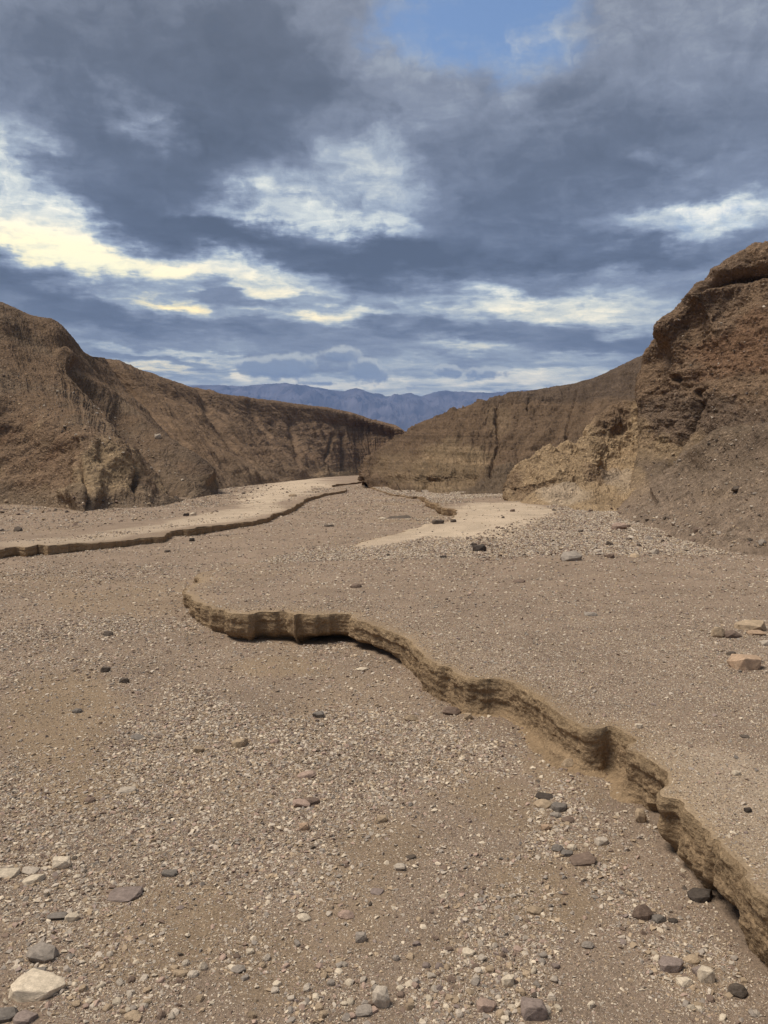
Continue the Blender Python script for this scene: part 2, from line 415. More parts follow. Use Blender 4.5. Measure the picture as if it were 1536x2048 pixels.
def curve_info(curve, x, y, step=1):
    """distance to the lip and bank height of its nearest point"""
    best = np.full(x.shape, 1e9); hh = np.zeros(x.shape)
    c = curve[::step]
    for i in range(len(c) - 1):
        ax, ay, bx, by = c[i, 0], c[i, 1], c[i + 1, 0], c[i + 1, 1]
        dx, dy = bx - ax, by - ay; L2 = dx * dx + dy * dy + 1e-12
        k = np.clip(((x - ax) * dx + (y - ay) * dy) / L2, 0, 1)
        d = np.hypot(x - ax - k * dx, y - ay - k * dy)
        m = d < best
        best = np.where(m, d, best); hh = np.where(m, c[i, 3] * (1 - k) + c[i + 1, 3] * k, hh)
    return best, hh
def soft_h(curve, x, y):
    c = curve[::max(1, len(curve) // 90)]
    num = np.zeros(x.shape); den = np.zeros(x.shape)
    for q in c:
        w = 1 / ((x - q[0]) ** 2 + (y - q[1]) ** 2 + .02) ** 1.5
        num += w * q[3]; den += w
    return num / den
def terrace_z(curve, x, y, dist=None):
    p = np.stack([x, y, np.zeros_like(x)], -1)
    z = -SLOPE * np.minimum(y, 130) + soft_h(curve, x, y)
    z = z + fbm(p, .5, 3, .5, 21) * .03 * np.clip(np.hypot(x, y) / 4, .3, 1.3) + fbm(p, 3.2, 3, .55, 5) * .009
    if dist is not None:   # the lip is worn round
        z = z - .004 * np.exp(-(dist / .012)) - .008 * np.exp(-(dist / .15))
    return z

def px_mask(px, py, items, warp_n=0.0, lo=.65, hi=1.1):
    """soft ellipses drawn on the ground or wall where the photo shows another kind of earth"""
    m = np.zeros(px.shape)
    for (cx, cy, rx, ry, rot, w) in items:
        a = math.radians(rot); dx, dy = px - cx, py - cy
        u = (dx * math.cos(a) + dy * math.sin(a)) / rx; v = (-dx * math.sin(a) + dy * math.cos(a)) / ry
        d = np.sqrt(u * u + v * v) + warp_n
        m = np.maximum(m, w * (1 - sstep(d, lo, hi)))
    return m
SILT_PX = [(130,1440,130,110,0,.9),(150,1550,110,80,0,.7),(330,1850,190,120,-20,.8),(560,1335,110,26,0,.8),(760,1690,110,60,0,.6),(1080,1800,150,90,20,.8),(1010,1610,170,60,25,.6),(540,1930,120,90,0,.6),(700,1800,90,120,0,.5),(240,1205,160,30,0,.5),(1180,1720,100,50,0,.5),(1130,1560,110,36,30,.7),(480,1600,60,60,0,.4),(1400,1960,90,60,0,.5),(900,1930,90,70,0,.4)]
def ground_albedo(pts, bank_d=None, terrace=False, mud=None):
    px, py = proj(pts)
    vis = pts[:, 1] > .5
    wn_ = fbm(pts, 1.2, 4, .6, 40) * .5
    base = np.repeat(A_GRAVEL[None], len(pts), 0).astype(float)
    n1 = fbm(pts, .35, 4, .6, 60); n2 = fbm(pts, 2.0, 3, .6, 13)
    silt = np.clip(px_mask(px, py, SILT_PX, wn_) * vis + sstep(n1, .12, .45) * .6, 0, 1)
    if terrace: silt *= .5
    base = base * (1 - silt[:, None]) + A_SILT * silt[:, None]
    if mud is not None:
        m_ = px_mask(px, py, mud, wn_ * .35 + fbm(pts, .5, 3, .6, 3, aniso=(1, .4, 1)) * .25 + fbm(pts, 5, 3, .7, 3, aniso=(1, .5, 1)) * .3, .84, 1.04) * vis
        tone = 1 + fbm(pts, 1.2, 5, .65, 8, aniso=(1, .35, 1)) * .22 + fbm(pts, 8, 3, .6, 9) * .08
        m_ = m_ * np.clip(.92 + fbm(pts, .9, 4, .65, 31) * .5, .4, 1)
        base = base * (1 - m_[:, None]) + A_MUD * (m_ * tone)[:, None]
    if bank_d is not None:
        near = np.exp(-bank_d / np.clip(.12 + wn_ * .12, .04, .4)) * (1 - .6 * sstep(pts[:, 1], 8, 14))
        base = base * (1 - near[:, None] * .8) + A_TAN * 1.12 * near[:, None] * .8
    base *= (1 + n2 * .10)[:, None]
    return base, silt

# ------------------------------------------------------------------ wash bed: one sheet to the horizon
def build_bed():
    r = [1.2]
    while r[-1] < 60: r.append(r[-1] * 1.0055)
    while r[-1] < 4000: r.append(r[-1] * 1.06)
    r = np.array([0.02, .5] + r)
    th = np.concatenate([np.radians(np.arange(-180, -42, 3.0)), np.radians(np.linspace(-42, 42, 640)), np.radians(np.arange(45, 181, 3.0))])
    R_, T_ = np.meshgrid(r, th, indexing='ij')
    x = R_ * np.sin(T_); y = R_ * np.cos(T_)
    z = bed_z(x, y)
    # scour below the undercut bank
    V = np.stack([x, y, z], -1).reshape(-1, 3)
    col, silt = ground_albedo(V)
    far = V[:, 1] > 110
    return new_obj('wash_bed', V, grid_faces(len(r), len(th))[:, ::-1], M_GROUND, col=col, kind='structure')
build_bed()

# ------------------------------------------------------------------ terraces with their cut banks
R_MUD = [(950,1050,175,40,-6,1.0),(1010,1030,110,28,0,1.0),(820,1075,130,14,-10,.8),(1460,1620,150,120,40,.6),(1380,1560,120,50,40,.6),(1500,1800,60,90,40,.4)]
L_MUD = [(455,1032,120,13,-8,.95),(560,985,90,22,-15,1.0),(600,970,75,12,0,.9),(250,1066,170,9,-8,.6),(90,1085,110,8,-3,.5)]
def build_terrace(name, curve, extra, mud, side):
    poly = poly_closed(curve, extra)
    # interior points, denser near the camera and the lip
    pts = []
    dd = 1.0
    while dd < 130:
        st = dd * .014 if dd < 30 else dd * .03
        hw = dd * .70 + 1
        xs = np.arange(-hw, hw, st * 1.0)
        yy = np.full(len(xs), dd) + RNG.uniform(-.3, .3, len(xs)) * st
        pts.append(np.c_[xs + RNG.uniform(-.3, .3, len(xs)) * st, yy]); dd += st * 1.4
    pts = np.concatenate(pts)
    pts = np.concatenate([pts, RNG.uniform([-70, -10], [60, 130], (1500, 2))])
    ins = inside(poly, pts[:, 0], pts[:, 1]); pts = pts[ins]
    dist, _ = curve_info(curve, pts[:, 0], pts[:, 1], 2)
    loc = np.clip(np.hypot(pts[:, 0], pts[:, 1]), 1.5, 130)
    pts = pts[dist > .006 * loc]; 
    # extra rings just inside the lip
    t3 = np.gradient(curve[:, :2], axis=0); t3 /= np.linalg.norm(t3, axis=1, keepdims=True) + 1e-9
    nin = np.stack([-t3[:, 1], t3[:, 0]], 1) * side
    lc = np.hypot(curve[:, 0], curve[:, 1])
    for off in (.0025, .0055):
        q = curve[:, :2] + nin * (off * lc)[:, None]
        q = q[inside(poly, q[:, 0], q[:, 1])]
        dq, _ = curve_info(curve, q[:, 0], q[:, 1], 1)
        q = q[dq > off * .8 * np.hypot(q[:, 0], q[:, 1])]
        pts = np.concatenate([pts, q])
    nb = len(poly)
    allp = [Vector(p) for p in poly] + [Vector(p) for p in pts]
    edges = [(i, (i + 1) % nb) for i in range(nb)]
    res = delaunay_2d_cdt(allp, edges, [], 1, 1e-7)
    v2 = np.array([tuple(v) for v in res[0]]); tri = np.array([f for f in res[2] if len(f) == 3])
    cen = v2[tri].mean(1); tri = tri[inside(poly, cen[:, 0], cen[:, 1])]
    a = v2[tri]; ar = (a[:, 1, 0] - a[:, 0, 0]) * (a[:, 2, 1] - a[:, 0, 1]) - (a[:, 1, 1] - a[:, 0, 1]) * (a[:, 2, 0] - a[:, 0, 0])
    tri[ar < 0] = tri[ar < 0][:, ::-1]
    d2, _ = curve_info(curve, v2[:, 0], v2[:, 1], 1)
    z = terrace_z(curve, v2[:, 0], v2[:, 1], d2)
    V = np.c_[v2, z]
    col, _ = ground_albedo(V, d2, True, mud)
    top = new_obj(name, V, tri, M_GROUND, col=col, kind='structure')
    # the cut face: rows of a ragged, undercut profile hanging from the lip
    rows = 56; f3 = 3
    cF = catmull(curve, len(curve) * f3); nin = catmull(nin, len(curve) * f3); curve = cF
    n = len(curve)
    kk_ = np.exp(-np.linspace(-2, 2, 49) ** 2); kk_ /= kk_.sum()
    outn = np.stack([np.convolve(np.pad(-nin[:, c_], 24, mode='edge'), kk_, mode='valid') for c_ in (0, 1)], 1)
    ln_ = np.linalg.norm(outn, axis=1, keepdims=True); tight = np.clip(ln_[:, 0], .15, 1) ** 3
    outn = outn / (ln_ + 1e-9)
    s = np.concatenate([[0], np.cumsum(np.linalg.norm(np.diff(curve[:, :2], axis=0), axis=1))])
    topz = terrace_z(curve, curve[:, 0], curve[:, 1], np.zeros(n))
    H = curve[:, 3]
    sm = np.stack([curve[:, 0], curve[:, 1], np.zeros(n)], -1)
    px, py = proj(np.c_[curve[:, :2], topz])
    under = .25 + fbm(sm, .9, 3, .5, 31) * .9                      # how deep the base is scoured back
    if side > 0 or True:
        under += 2.0 * px_mask(px, py, [(700, 1240, 110, 60, 0, 1), (560, 1225, 120, 40, 0, .35), (1320, 1560, 45, 40, 0, .8), (1460, 1700, 60, 60, 0, .9)])
        under -= .9 * px_mask(px, py, [(1060, 1400, 190, 70, 25, 1), (1230, 1490, 60, 60, 0, .8)])
    under = np.clip(under, -.45, 2.4)
    VV = np.zeros((rows, n, 3))
    for r_ in range(rows):
        t_ = r_ / (rows - 1)
        zz = topz - (t_ ** .9) * (H + .06)
        lip = .014 * (1 - np.exp(-t_ * 30))                           # rounding
        prof = lip * .6 + .010 * math.sin(t_ * math.pi) - under * .15 * sstep(np.array(t_), .45, .95) * np.clip(H / .2, .3, 1)
        slump = np.clip(-under, 0, 1) * .22 * sstep(np.array(t_), .68, .80)
        p3 = np.stack([curve[:, 0], curve[:, 1], zz], -1)
        rough = fbm(p3, 11, 6, .75, 11, aniso=(1, 1, 1.4)) * .030 + fbm(p3, 3, 2, .5, 2) * .012
        bed_l = fbm(np.c_[p3[:, :2] * .12, zz[:, None] + .035 * fbm(p3, 1.8, 3)[:, None]], 26, 4, .7, 90) * .006
        k = sstep(np.array(t_), 0, .05)
        crust = -.022 * sstep(np.array(t_), .16, .24) * np.clip(.5 + 1.6 * fbm(sm, 2.2, 3, .6, 61), 0, 1.4) + .022 * sstep(np.array(t_), .55, .62) * np.clip(fbm(sm, 2.9, 3, .6, 62) * 3, 0, 1)
        off = (crust + prof + slump + (rough + bed_l) * k) * (.35 + .65 * tight)
        VV[r_, :, 0] = curve[:, 0] + outn[:, 0] * off
        VV[r_, :, 1] = curve[:, 1] + outn[:, 1] * off
        VV[r_, :, 2] = zz
    fV = VV.reshape(-1, 3)
    tt = np.repeat(np.linspace(0, 1, rows), n)
    nz = fbm(fV, 5, 4, .6, 77)
    far_ = np.tile(sstep(np.hypot(curve[:, 0], curve[:, 1]), 8, 14), rows)
    mixk = np.clip(sstep(tt, .04, .3) + nz * .5 + far_ * .8, 0, 1)[:, None]
    fc = A_TAN * (1 - mixk) + A_BANK * mixk
    lay = fbm(np.c_[fV[:, :2] * .2, fV[:, 2:] * 1.0], 22, 3, .6, 5)
    fc = fc * (1 + lay * .08 + fbm(fV, 16, 4, .7, 8) * .16)[:, None] * np.clip(1 + RNG.normal(0, .08, len(fV)), .7, 1.3)[:, None]
    fac = grid_faces(rows, n)
    if side < 0: fac = fac[:, ::-1]
    face = new_obj('cut_bank', fV, fac, M_BANK, col=fc, kind='structure')
    return top
TR = build_terrace('terrace', RC, R_EXTRA, R_MUD, -1)
TL = build_terrace('terrace', LC, L_EXTRA, L_MUD, 1)

# ------------------------------------------------------------------ canyon walls
def wall(name, cols, dens_u, dens_v, disp, paint, mat, foot_fade=None):
    """cols: columns of control points (world), each top to bottom; returns displaced mesh"""
    C = np.array(cols, float).transpose(1, 0, 2)          # rows, cols, 3
    nr, nc = C.shape[:2]
    A = catmull(C, 0, seg_ts(None, dens_v))
    B = catmull(A.transpose(1, 0, 2), 0, seg_ts(None, dens_u)).transpose(1, 0, 2)
    nrm = grid_normals(B)
    # face outwards, towards the canyon
    mid = nrm[B.shape[0] // 2, B.shape[1] // 2]; cp_ = B[B.shape[0] // 2, B.shape[1] // 2]
    flip = np.dot(mid, np.array([0, 0, CAMZ]) - cp_) < 0
    if flip: nrm = -nrm
    u = np.repeat(np.linspace(0, nc - 1, B.shape[1])[None], B.shape[0], 0)
    tsv = seg_ts(None, dens_v); tsu = seg_ts(None, dens_u)
    U = np.repeat(tsu[None], B.shape[0], 0); V_ = np.repeat(tsv[:, None], B.shape[1], 1)
    px, py = proj(B.reshape(-1, 3)); px = px.reshape(U.shape); py = py.reshape(U.shape)
    d = disp(B, U, V_, px, py)
    far_k = np.clip(np.linalg.norm(B, axis=-1), 10, 110) / F_PX * 2      # metres per rendered pixel
    d = d + RNG.normal(0, 1, d.shape) * far_k * .22
    Q = B + nrm * d[..., None]
    n2 = grid_normals(Q); n2 = -n2 if flip else n2
    col = paint(Q, U, V_, px, py, d, n2)
    col = col * np.clip(1 + RNG.normal(0, .09, d.shape), .6, 1.6)[..., None]
    f = grid_faces(B.shape[0], B.shape[1])
    if not flip: f = f[:, ::-1]
    # orient so that normals agree
    o = new_obj(name, Q.reshape(-1, 3), f, mat, col=np.clip(col.reshape(-1, 3), .01, .8), kind='structure')
    return o, Q
def line_mask(px, py, pts, w):
    best = np.full(px.shape, 1e9)
    for (ax, ay), (bx, by) in zip(pts[:-1], pts[1:]):
        dx, dy = bx - ax, by - ay; k = np.clip(((px - ax) * dx + (py - ay) * dy) / (dx * dx + dy * dy), 0, 1)
        best = np.minimum(best, np.hypot(px - ax - k * dx, py - ay - k * dy))
    return np.exp(-(best / w) ** 2)
def lerp(a, b, k): return a * (1 - k[..., None]) + b * k[..., None]
def mkcol(rows_px, ds, foot, back=(0, 14, .4), under=(0, -1.2, -.8)):
    """rows_px: pixel positions of skyline and below; ds their distances; foot=(px,py,h)"""
    pts = [P(x, y, d) for (x, y), d in zip(rows_px, ds)]
    f = G(*foot, dmax=ds[-1] - 1.5)
    top = pts[0]
    b = (top[0] * (1 + back[1] * .8 / max(top[1], 1)) , top[1] + back[1], top[2] + back[2] - 1.2)
    u = (f[0] * .97, f[1] + under[1], f[2] + under[2])
    return [b] + pts + [f, u]

# --- left near hill with the conglomerate outcrop at its foot
A_cols = []
def A(rows, ds, foot): A_cols.append(mkcol(rows, ds, foot))
A([(-1400,330),(-1400,520),(-1400,700),(-1400,860),(-1400,1000)], [21,19,17,15.2,14.8], (-1400,1170,.2))
A([(-420,480),(-420,610),(-420,730),(-420,850),(-420,930)], [34,30,26.5,23.5,22.8], (-420,1050,.2))
A([(-150,560),(-150,650),(-150,735),(-150,820),(-150,910)], [36,32.5,30,27.5,26.6], (-150,1012,.2))
A([(0,603),(0,680),(0,750),(0,825),(0,905)], [38,34.5,32,29.2,28.2], (0,1000,.2))
A([(60,629),(62,700),(62,765),(60,835),(62,920)], [39,35.5,32.5,29.2,27.8], (62,1006,.2))
A([(112,642),(118,712),(120,775),(120,852),(125,930)], [40,36,33,28.5,26.6], (128,1013,.2))
A([(145,672),(155,738),(162,795),(160,850),(160,935)], [41.5,37,33.5,27.6,25.2], (165,1020,.2))
A([(165,700),(178,755),(192,808),(212,862),(215,940)], [43,38.5,35,28.2,26], (210,1014,.2))
A([(183,712),(202,768),(228,820),(256,876),(262,945)], [45,40.5,36.5,29.0,27], (262,1013,.2))
A([(190,713),(215,775),(250,832),(284,898),(300,955)], [46.5,42.5,38.5,33.5,29.5], (312,1010,.2))
A([(197,714),(232,780),(280,840),(322,900),(352,952)], [48.5,44.5,40.5,37,33.5], (370,998,.2))
A([(205,715),(252,784),(308,848),(362,905),(400,950)], [50.5,46.5,42.5,39.2,36.8], (420,988,.2))
A([(209,716),(260,787),(318,853),(372,910),(412,956)], [53,49.5,45.5,42,39.5], (434,984,.2))
A([(207,720),(256,792),(314,860),(366,920),(404,966)], [60,58,56,54,52], (430,972,.2))
def A_disp(B, U, V_, px, py):
    e = .12 + .88 * sstep(V_, .9, 1.35); foot = 1 - sstep(V_, 5.6, 6.0) * .8
    oc = px_mask(px, py, [(120,925,210,100,4,1.0),(20,900,160,110,0,1)], fbm(B, .3, 3, .5) * .3) * (px < 330)
    UU = U - .55 * V_ * sstep(U, 9, 5) + fbm(B, .4, 4, .6, 91) * .35
    g = fbm(np.stack([UU * 2.2, V_ * .5, np.zeros_like(U)], -1), 1.0, 5, .6, 3) + (.3 - np.abs(fbm(np.stack([UU * 4.0, V_ * .4, np.ones_like(U)], -1), 1.0, 3, .55, 14)) * 2) * .35
    d = fbm(B, .22, 4, .5, 8) * .55 + g * .16 * (1 - oc) * sstep(V_, .9, 2)
    d += oc * (fbm(B, .40, 3, .5, 70) * .5 + fbm(B, 1.2, 5, .62, 4) * .20)
    d += fbm(B, 1.4, 4, .6, 2) * .10
    # ravine left of the diagonal spur, the spur itself, and clefts between the outcrop's lobes
    d -= .8 * line_mask(px, py, [(150,735),(200,790),(255,850),(320,935),(375,985)], 11) * (1 - oc)
    d += .6 * line_mask(px, py, [(120,710),(190,768),(265,836),(330,900),(410,962)], 8)
    d -= .5 * line_mask(px, py, [(178,1018),(176,975),(160,935),(146,905),(148,880)], 6)
    d -= .35 * line_mask(px, py, [(262,880),(268,930),(272,985)], 4)
    d -= .2 * line_mask(px, py, [(200,890),(208,918)], 7)
    d += .25 * px_mask(px, py, [(140,1000,44,24,-8,1.0),(225,960,46,50,0,.6),(290,985,22,30,0,.5)])
    return d * e * foot
def A_paint(Q, U, V_, px, py, d, n2):
    w = fbm(Q, .5, 4, .6, 9) * .4
    c = np.broadcast_to(A_WALL, Q.shape).copy()
    c = lerp(c, A_GREY, sstep(fbm(Q, .35, 4, .6, 14) + .25 * sstep(V_, 2.4, 3.2), .05, .4) * .7)
    gl = fbm(np.stack([(U - .55 * V_ * sstep(U, 9, 5) + fbm(Q, .4, 4, .6, 91) * .35) * 4, V_ * .7, np.zeros_like(U)], -1), 1.0, 5, .65, 3)
    c *= (1 + gl * .22)[..., None]
    oc = px_mask(px, py, [(120,925,205,95,4,1.0),(20,900,160,105,0,1)], w) * (px < 335)
    oc_c = lerp(np.broadcast_to(A_WALL * 1.2, Q.shape), A_RED * .95, sstep(fbm(Q, .8, 3, .6, 33), .0, .4) * .55)
    oc_c = lerp(oc_c, A_TAN * 1.0, np.clip(px_mask(px, py, [(220,950,75,85,0,1.0),(140,1000,60,26,-8,.9),(295,985,30,40,0,.8),(175,990,30,50,0,.7)], w) + sstep(fbm(Q, .9, 3, .6, 51), .15, .5) * .5, 0, 1))
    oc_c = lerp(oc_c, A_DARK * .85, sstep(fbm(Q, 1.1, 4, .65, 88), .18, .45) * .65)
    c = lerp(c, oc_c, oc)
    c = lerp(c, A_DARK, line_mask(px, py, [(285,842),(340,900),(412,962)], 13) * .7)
    c = lerp(c, A_TAN * .95, px_mask(px, py, [(330,975,30,16,45,.6),(450,985,60,10,20,.4)], w))
    c = lerp(c, A_GREY * 1.2, sstep(V_, 5.3, 6.0))
    return c
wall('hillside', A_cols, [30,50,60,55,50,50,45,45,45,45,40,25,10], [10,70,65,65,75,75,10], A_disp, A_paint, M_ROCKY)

# --- long left wall running down the canyon
B_cols = []
def B_(sky, foot, d0, d1, q=(.28, .55, .80)):
    sx_, sy_ = sky; fx, fy = foot
    rows = [sky] + [(sx_ + (fx - sx_) * k, sy_ + (fy - sy_) * k) for k in q]
    B_cols.append(mkcol(rows, [d0] + [d0 + (d1 - d0) * (k ** 1.15) for k in q], (fx, fy, .15)))
B_((170,716), (425,980), 58, 42)
B_((225,715), (462,975), 58, 45)
B_((262,728), (500,968), 60, 50)
B_((300,746), (535,962), 63, 56)
B_((350,765), (572,957), 68, 62)
B_((400,778), (606,953), 74, 70)
B_((470,790), (640,949), 82, 80, (.25,.5,.8))
B_((560,803), (676,947), 92, 88)
B_((640,813), (705,946), 99, 95)
B_((700,825), (732,946), 103, 98)
B_((745,838), (758,946), 103, 98)
B_((790,851), (790,946), 101, 98)
B_((816,868), (830,946), 98, 97)
B_((840,900), (900,946), 110, 105)
def B_disp(B, U, V_, px, py):
    e = .18 + .82 * sstep(V_, .9, 1.5); foot = 1 - sstep(V_, 4.6, 5.0) * .8
    g = fbm(np.stack([(U + fbm(B, .12, 4, .6, 91) * .35) * 2.2, V_ * .5, np.zeros_like(U)], -1), 1.0, 5, .62, 13)
    g += (.35 - np.abs(fbm(np.stack([(U + fbm(B, .12, 4, .6, 91) * .30) * 4.5, V_ * .35, np.ones_like(U)], -1), 1.0, 3, .55, 14)) * 2.2) * .45 * sstep(V_, 1.1, 1.8)
    st = fbm(np.stack([B[..., 0] * .02, B[..., 1] * .02, B[..., 2] * 1.0], -1), 1.6, 4, .6, 20)
    d = fbm(B, .12, 4, .5, 8) * .9 + g * .65 + st * .16 * sstep(px, 420, 560) + fbm(B, .7, 5, .65, 2) * .22
    for ln, w, a in (([(683,872),(684,900),(688,938)], 5, 1.6), ([(660,875),(655,905),(650,930)], 3.5, .8), ([(640,855),(648,880)], 4, .7), ([(500,800),(515,835),(540,870)], 5, .8), ([(580,850),(590,880),(600,925)], 5, .8), ([(395,785),(420,830),(470,890)], 6, .8)):
        d -= a * .5 * line_mask(px, py, ln, w)
    return d * e * foot
def B_paint(Q, U, V_, px, py, d, n2):
    c = np.broadcast_to(A_WALL * 1.08, Q.shape).copy()
    gl = fbm(np.stack([U * 6, V_ * .5, np.zeros_like(U)], -1), 1.0, 5, .65, 3)
    c *= (1 + gl * .42 + fbm(Q, 1.0, 5, .7, 2) * .20)[..., None]
    st = fbm(np.stack([Q[..., 0] * .02, Q[..., 1] * .02, Q[..., 2]], -1), 1.5, 4, .65, 50)
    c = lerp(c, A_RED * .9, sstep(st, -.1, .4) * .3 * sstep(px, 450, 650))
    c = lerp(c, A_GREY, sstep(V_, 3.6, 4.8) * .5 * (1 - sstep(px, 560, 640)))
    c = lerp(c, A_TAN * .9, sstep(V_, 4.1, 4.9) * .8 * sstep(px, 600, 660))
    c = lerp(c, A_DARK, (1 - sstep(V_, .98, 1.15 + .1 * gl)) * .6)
    return c
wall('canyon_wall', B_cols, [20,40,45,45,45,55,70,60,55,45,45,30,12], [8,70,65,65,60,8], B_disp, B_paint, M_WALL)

# --- right hill in the middle distance
C_cols = []
def C_(rows, ds, foot): C_cols.append(mkcol(rows, ds, foot, back=(0, 12, .6)))
C_([(826,866),(800,885),(775,905),(762,935),(760,962)], [80,76,72,68,66], (770,968,.1))
C_([(814,860),(772,889),(737,920),(724,945),(724,960)], [63,58,54.5,52,51.2], (736,974,0))
C_([(826,853),(788,884),(756,918),(745,948),(748,966)], [61.5,56,52.5,50,48.5], (752,980,0))
C_([(845,842),(808,876),(788,918),(783,955),(786,974)], [60.5,55,50.5,47.5,45.8], (788,987,0))
C_([(880,829),(846,868),(826,915),(818,952),(820,974)], [59,53,48.5,45.5,43.8], (822,991,0))
C_([(912,820),(878,860),(856,905),(850,948),(850,972)], [58,51.5,47,44.3,43.2], (852,991,0))
C_([(935,816),(905,852),(884,902),(876,945),(876,970)], [57,50.5,46,43,42], (880,990,.05))
C_([(978,800),(950,838),(928,890),(920,940),(920,968)], [56,49.5,45.5,42.5,41.2], (922,986,.2))
C_([(1008,790),(985,828),(965,885),(960,938),(965,966)], [55.5,49.5,45,41.5,39.5], (972,983,.25))
C_([(1060,780),(1035,826),(1010,882),(1000,935),(1010,966)], [55,49,44.5,41,38.5], (1020,983,.25))
C_([(1130,770),(1112,826),(1085,880),(1060,935),(1070,966)], [54,48.5,43.8,40.5,38.2], (1085,985,.25))
C_([(1180,757),(1165,820),(1140,880),(1120,935),(1125,966)], [53,47,43,40,37.5], (1140,986,.25))
C_([(1240,731),(1230,805),(1210,870),(1190,932),(1190,966)], [52,46,42,39,36.5], (1200,988,.25))
C_([(1300,706),(1295,790),(1280,865),(1270,930),(1270,966)], [51,45.5,41.5,38,36], (1280,988,.25))
C_([(1440,690),(1440,790),(1440,865),(1440,930),(1440,966)], [50,45,41,38,36], (1440,988,.25))
def C_disp(B, U, V_, px, py):
    e = .15 + .85 * sstep(V_, .9, 1.3); foot = 1 - sstep(V_, 5.5, 6.0) * .6
    bluff = sstep(px, 1080, 960)
    g = fbm(np.stack([(U + fbm(B, .2, 4, .6, 91) * .5) * 1.3, V_ * .6, np.zeros_like(U)], -1), 1.0, 5, .62, 23)
    st = fbm(np.stack([B[..., 0] * .03, B[..., 1] * .03, B[..., 2] + .05 * B[..., 0]], -1), 2.4, 4, .65, 20)
    d = fbm(B, .16, 4, .5, 18) * .7 + g * .60 + st * .34 * bluff + fbm(B, .8, 5, .65, 2) * .38
    for ln, w, a in (([(995,805),(992,850),(998,885),(985,920),(978,948)], 4.5, 1.3), ([(1150,785),(1135,850),(1125,900)], 3.2, .8), ([(1058,795),(1054,825)], 3, .7), ([(1180,850),(1178,880)], 3, .6), ([(858,915),(852,950),(850,985)], 6, .9), ([(770,925),(764,955),(770,985)], 5, .5)):
        d -= a * .27 * line_mask(px + 5 * fbm(B, .8, 3, .6, 3), py, ln, w * .75)
    d -= .35 * line_mask(px, py, [(975,806),(1040,801),(1110,796)], 4)
    d -= 1.2 * px_mask(px, py, [(760,978,46,8,14,1.0)])
    return d * e * foot
def C_paint(Q, U, V_, px, py, d, n2):
    c = np.broadcast_to(A_WALL * .80, Q.shape).copy()
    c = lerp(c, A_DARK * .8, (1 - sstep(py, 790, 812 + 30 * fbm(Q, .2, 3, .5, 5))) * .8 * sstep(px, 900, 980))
    gl = fbm(np.stack([U * 4, V_ * .6, np.zeros_like(U)], -1), 1.0, 5, .65, 3)
    c *= (1 + gl * .40 + fbm(Q, 1.2, 5, .7, 2) * .28)[..., None]
    st = fbm(np.stack([Q[..., 0] * .03, Q[..., 1] * .03, Q[..., 2] + .05 * Q[..., 0]], -1), 2.4, 4, .65, 50)
    w = fbm(Q, .3, 3, .6, 6) * .4
    c = lerp(c, A_TAN * .82, px_mask(px, py, [(900,930,90,50,-8,.8),(880,965,60,26,0,.8),(800,940,60,40,0,.45),(1000,840,30,30,0,.3)], w))
    c *= (1 + st * .55 * sstep(px, 1150, 950))[..., None]
    c = lerp(c, A_GREY * .8, px_mask(px, py, [(1040,955,120,36,-18,.9),(1150,930,100,60,-30,.5),(985,975,80,16,0,.8)], w))
    return c
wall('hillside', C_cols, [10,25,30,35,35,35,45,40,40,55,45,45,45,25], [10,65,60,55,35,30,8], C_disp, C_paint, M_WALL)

# --- tan eroded outcrop at the foot of the right cliff
E_cols = []
def E_(rows, ds, foot): E_cols.append(mkcol(rows, ds, foot, back=(0, 3, -.3)))
E_([(1040,985),(1036,988),(1034,991),(1032,993),(1030,995)], [36,35,34,33,32], (1030,998,.25))
E_([(1030,958),(1021,967),(1017,976),(1016,984),(1016,990)], [31,30.4,30,29.6,29.2], (1019,1000,.22))
E_([(1060,934),(1052,948),(1046,962),(1044,978),(1046,990)], [30.5,29.6,28.9,28.3,27.9], (1050,1005,.22))
E_([(1092,911),(1084,930),(1078,952),(1076,974),(1080,990)], [30.5,29.4,28.5,27.8,27.3], (1085,1008,.22))
E_([(1130,899),(1124,920),(1118,946),(1114,970),(1116,988)], [30.8,29.4,28.2,27.3,26.7], (1122,1012,.22))
E_([(1160,885),(1158,912),(1152,942),(1150,970),(1150,990)], [31,29.6,28.2,27.1,26.3], (1155,1018,.22))
E_([(1178,855),(1180,890),(1178,930),(1174,965),(1174,988)], [31.4,29.8,28.4,27.1,26], (1180,1020,.22))
E_([(1203,832),(1208,872),(1206,920),(1202,962),(1200,988)], [31.6,30.3,29.2,27.4,26], (1205,1020,.22))
E_([(1235,815),(1240,862),(1240,912),(1236,955),(1230,985)], [31.6,30.6,29.5,27.7,26], (1235,1020,.22))
E_([(1268,806),(1270,855),(1272,905),(1272,950),(1268,982)], [31.4,30.2,29.2,27.5,25.6], (1268,1020,.22))
E_([(1330,790),(1330,850),(1330,900),(1330,950),(1330,980)], [31.5,30.2,29.2,27.5,26], (1330,1015,.22))
def E_disp(B, U, V_, px, py):
    e = sstep(V_, .8, 1.5); foot = 1 - sstep(V_, 5.5, 6.0) * .7
    d = (fbm(B, .45, 4, .55, 28, ridged=True) - .3) * .5 + fbm(B, 1.3, 5, .6, 2) * .32 + fbm(B, .25, 2, .5, 9) * .3
    d += fbm(B, 3.2, 4, .6, 42, ridged=True) * .09
    d -= .2 * px_mask(px, py, [(1250,880,34,30,20,1.0),(1205,940,16,12,0,.8),(1222,965,20,12,0,.6),(1120,940,22,12,-20,.6)])
    return d * e * foot
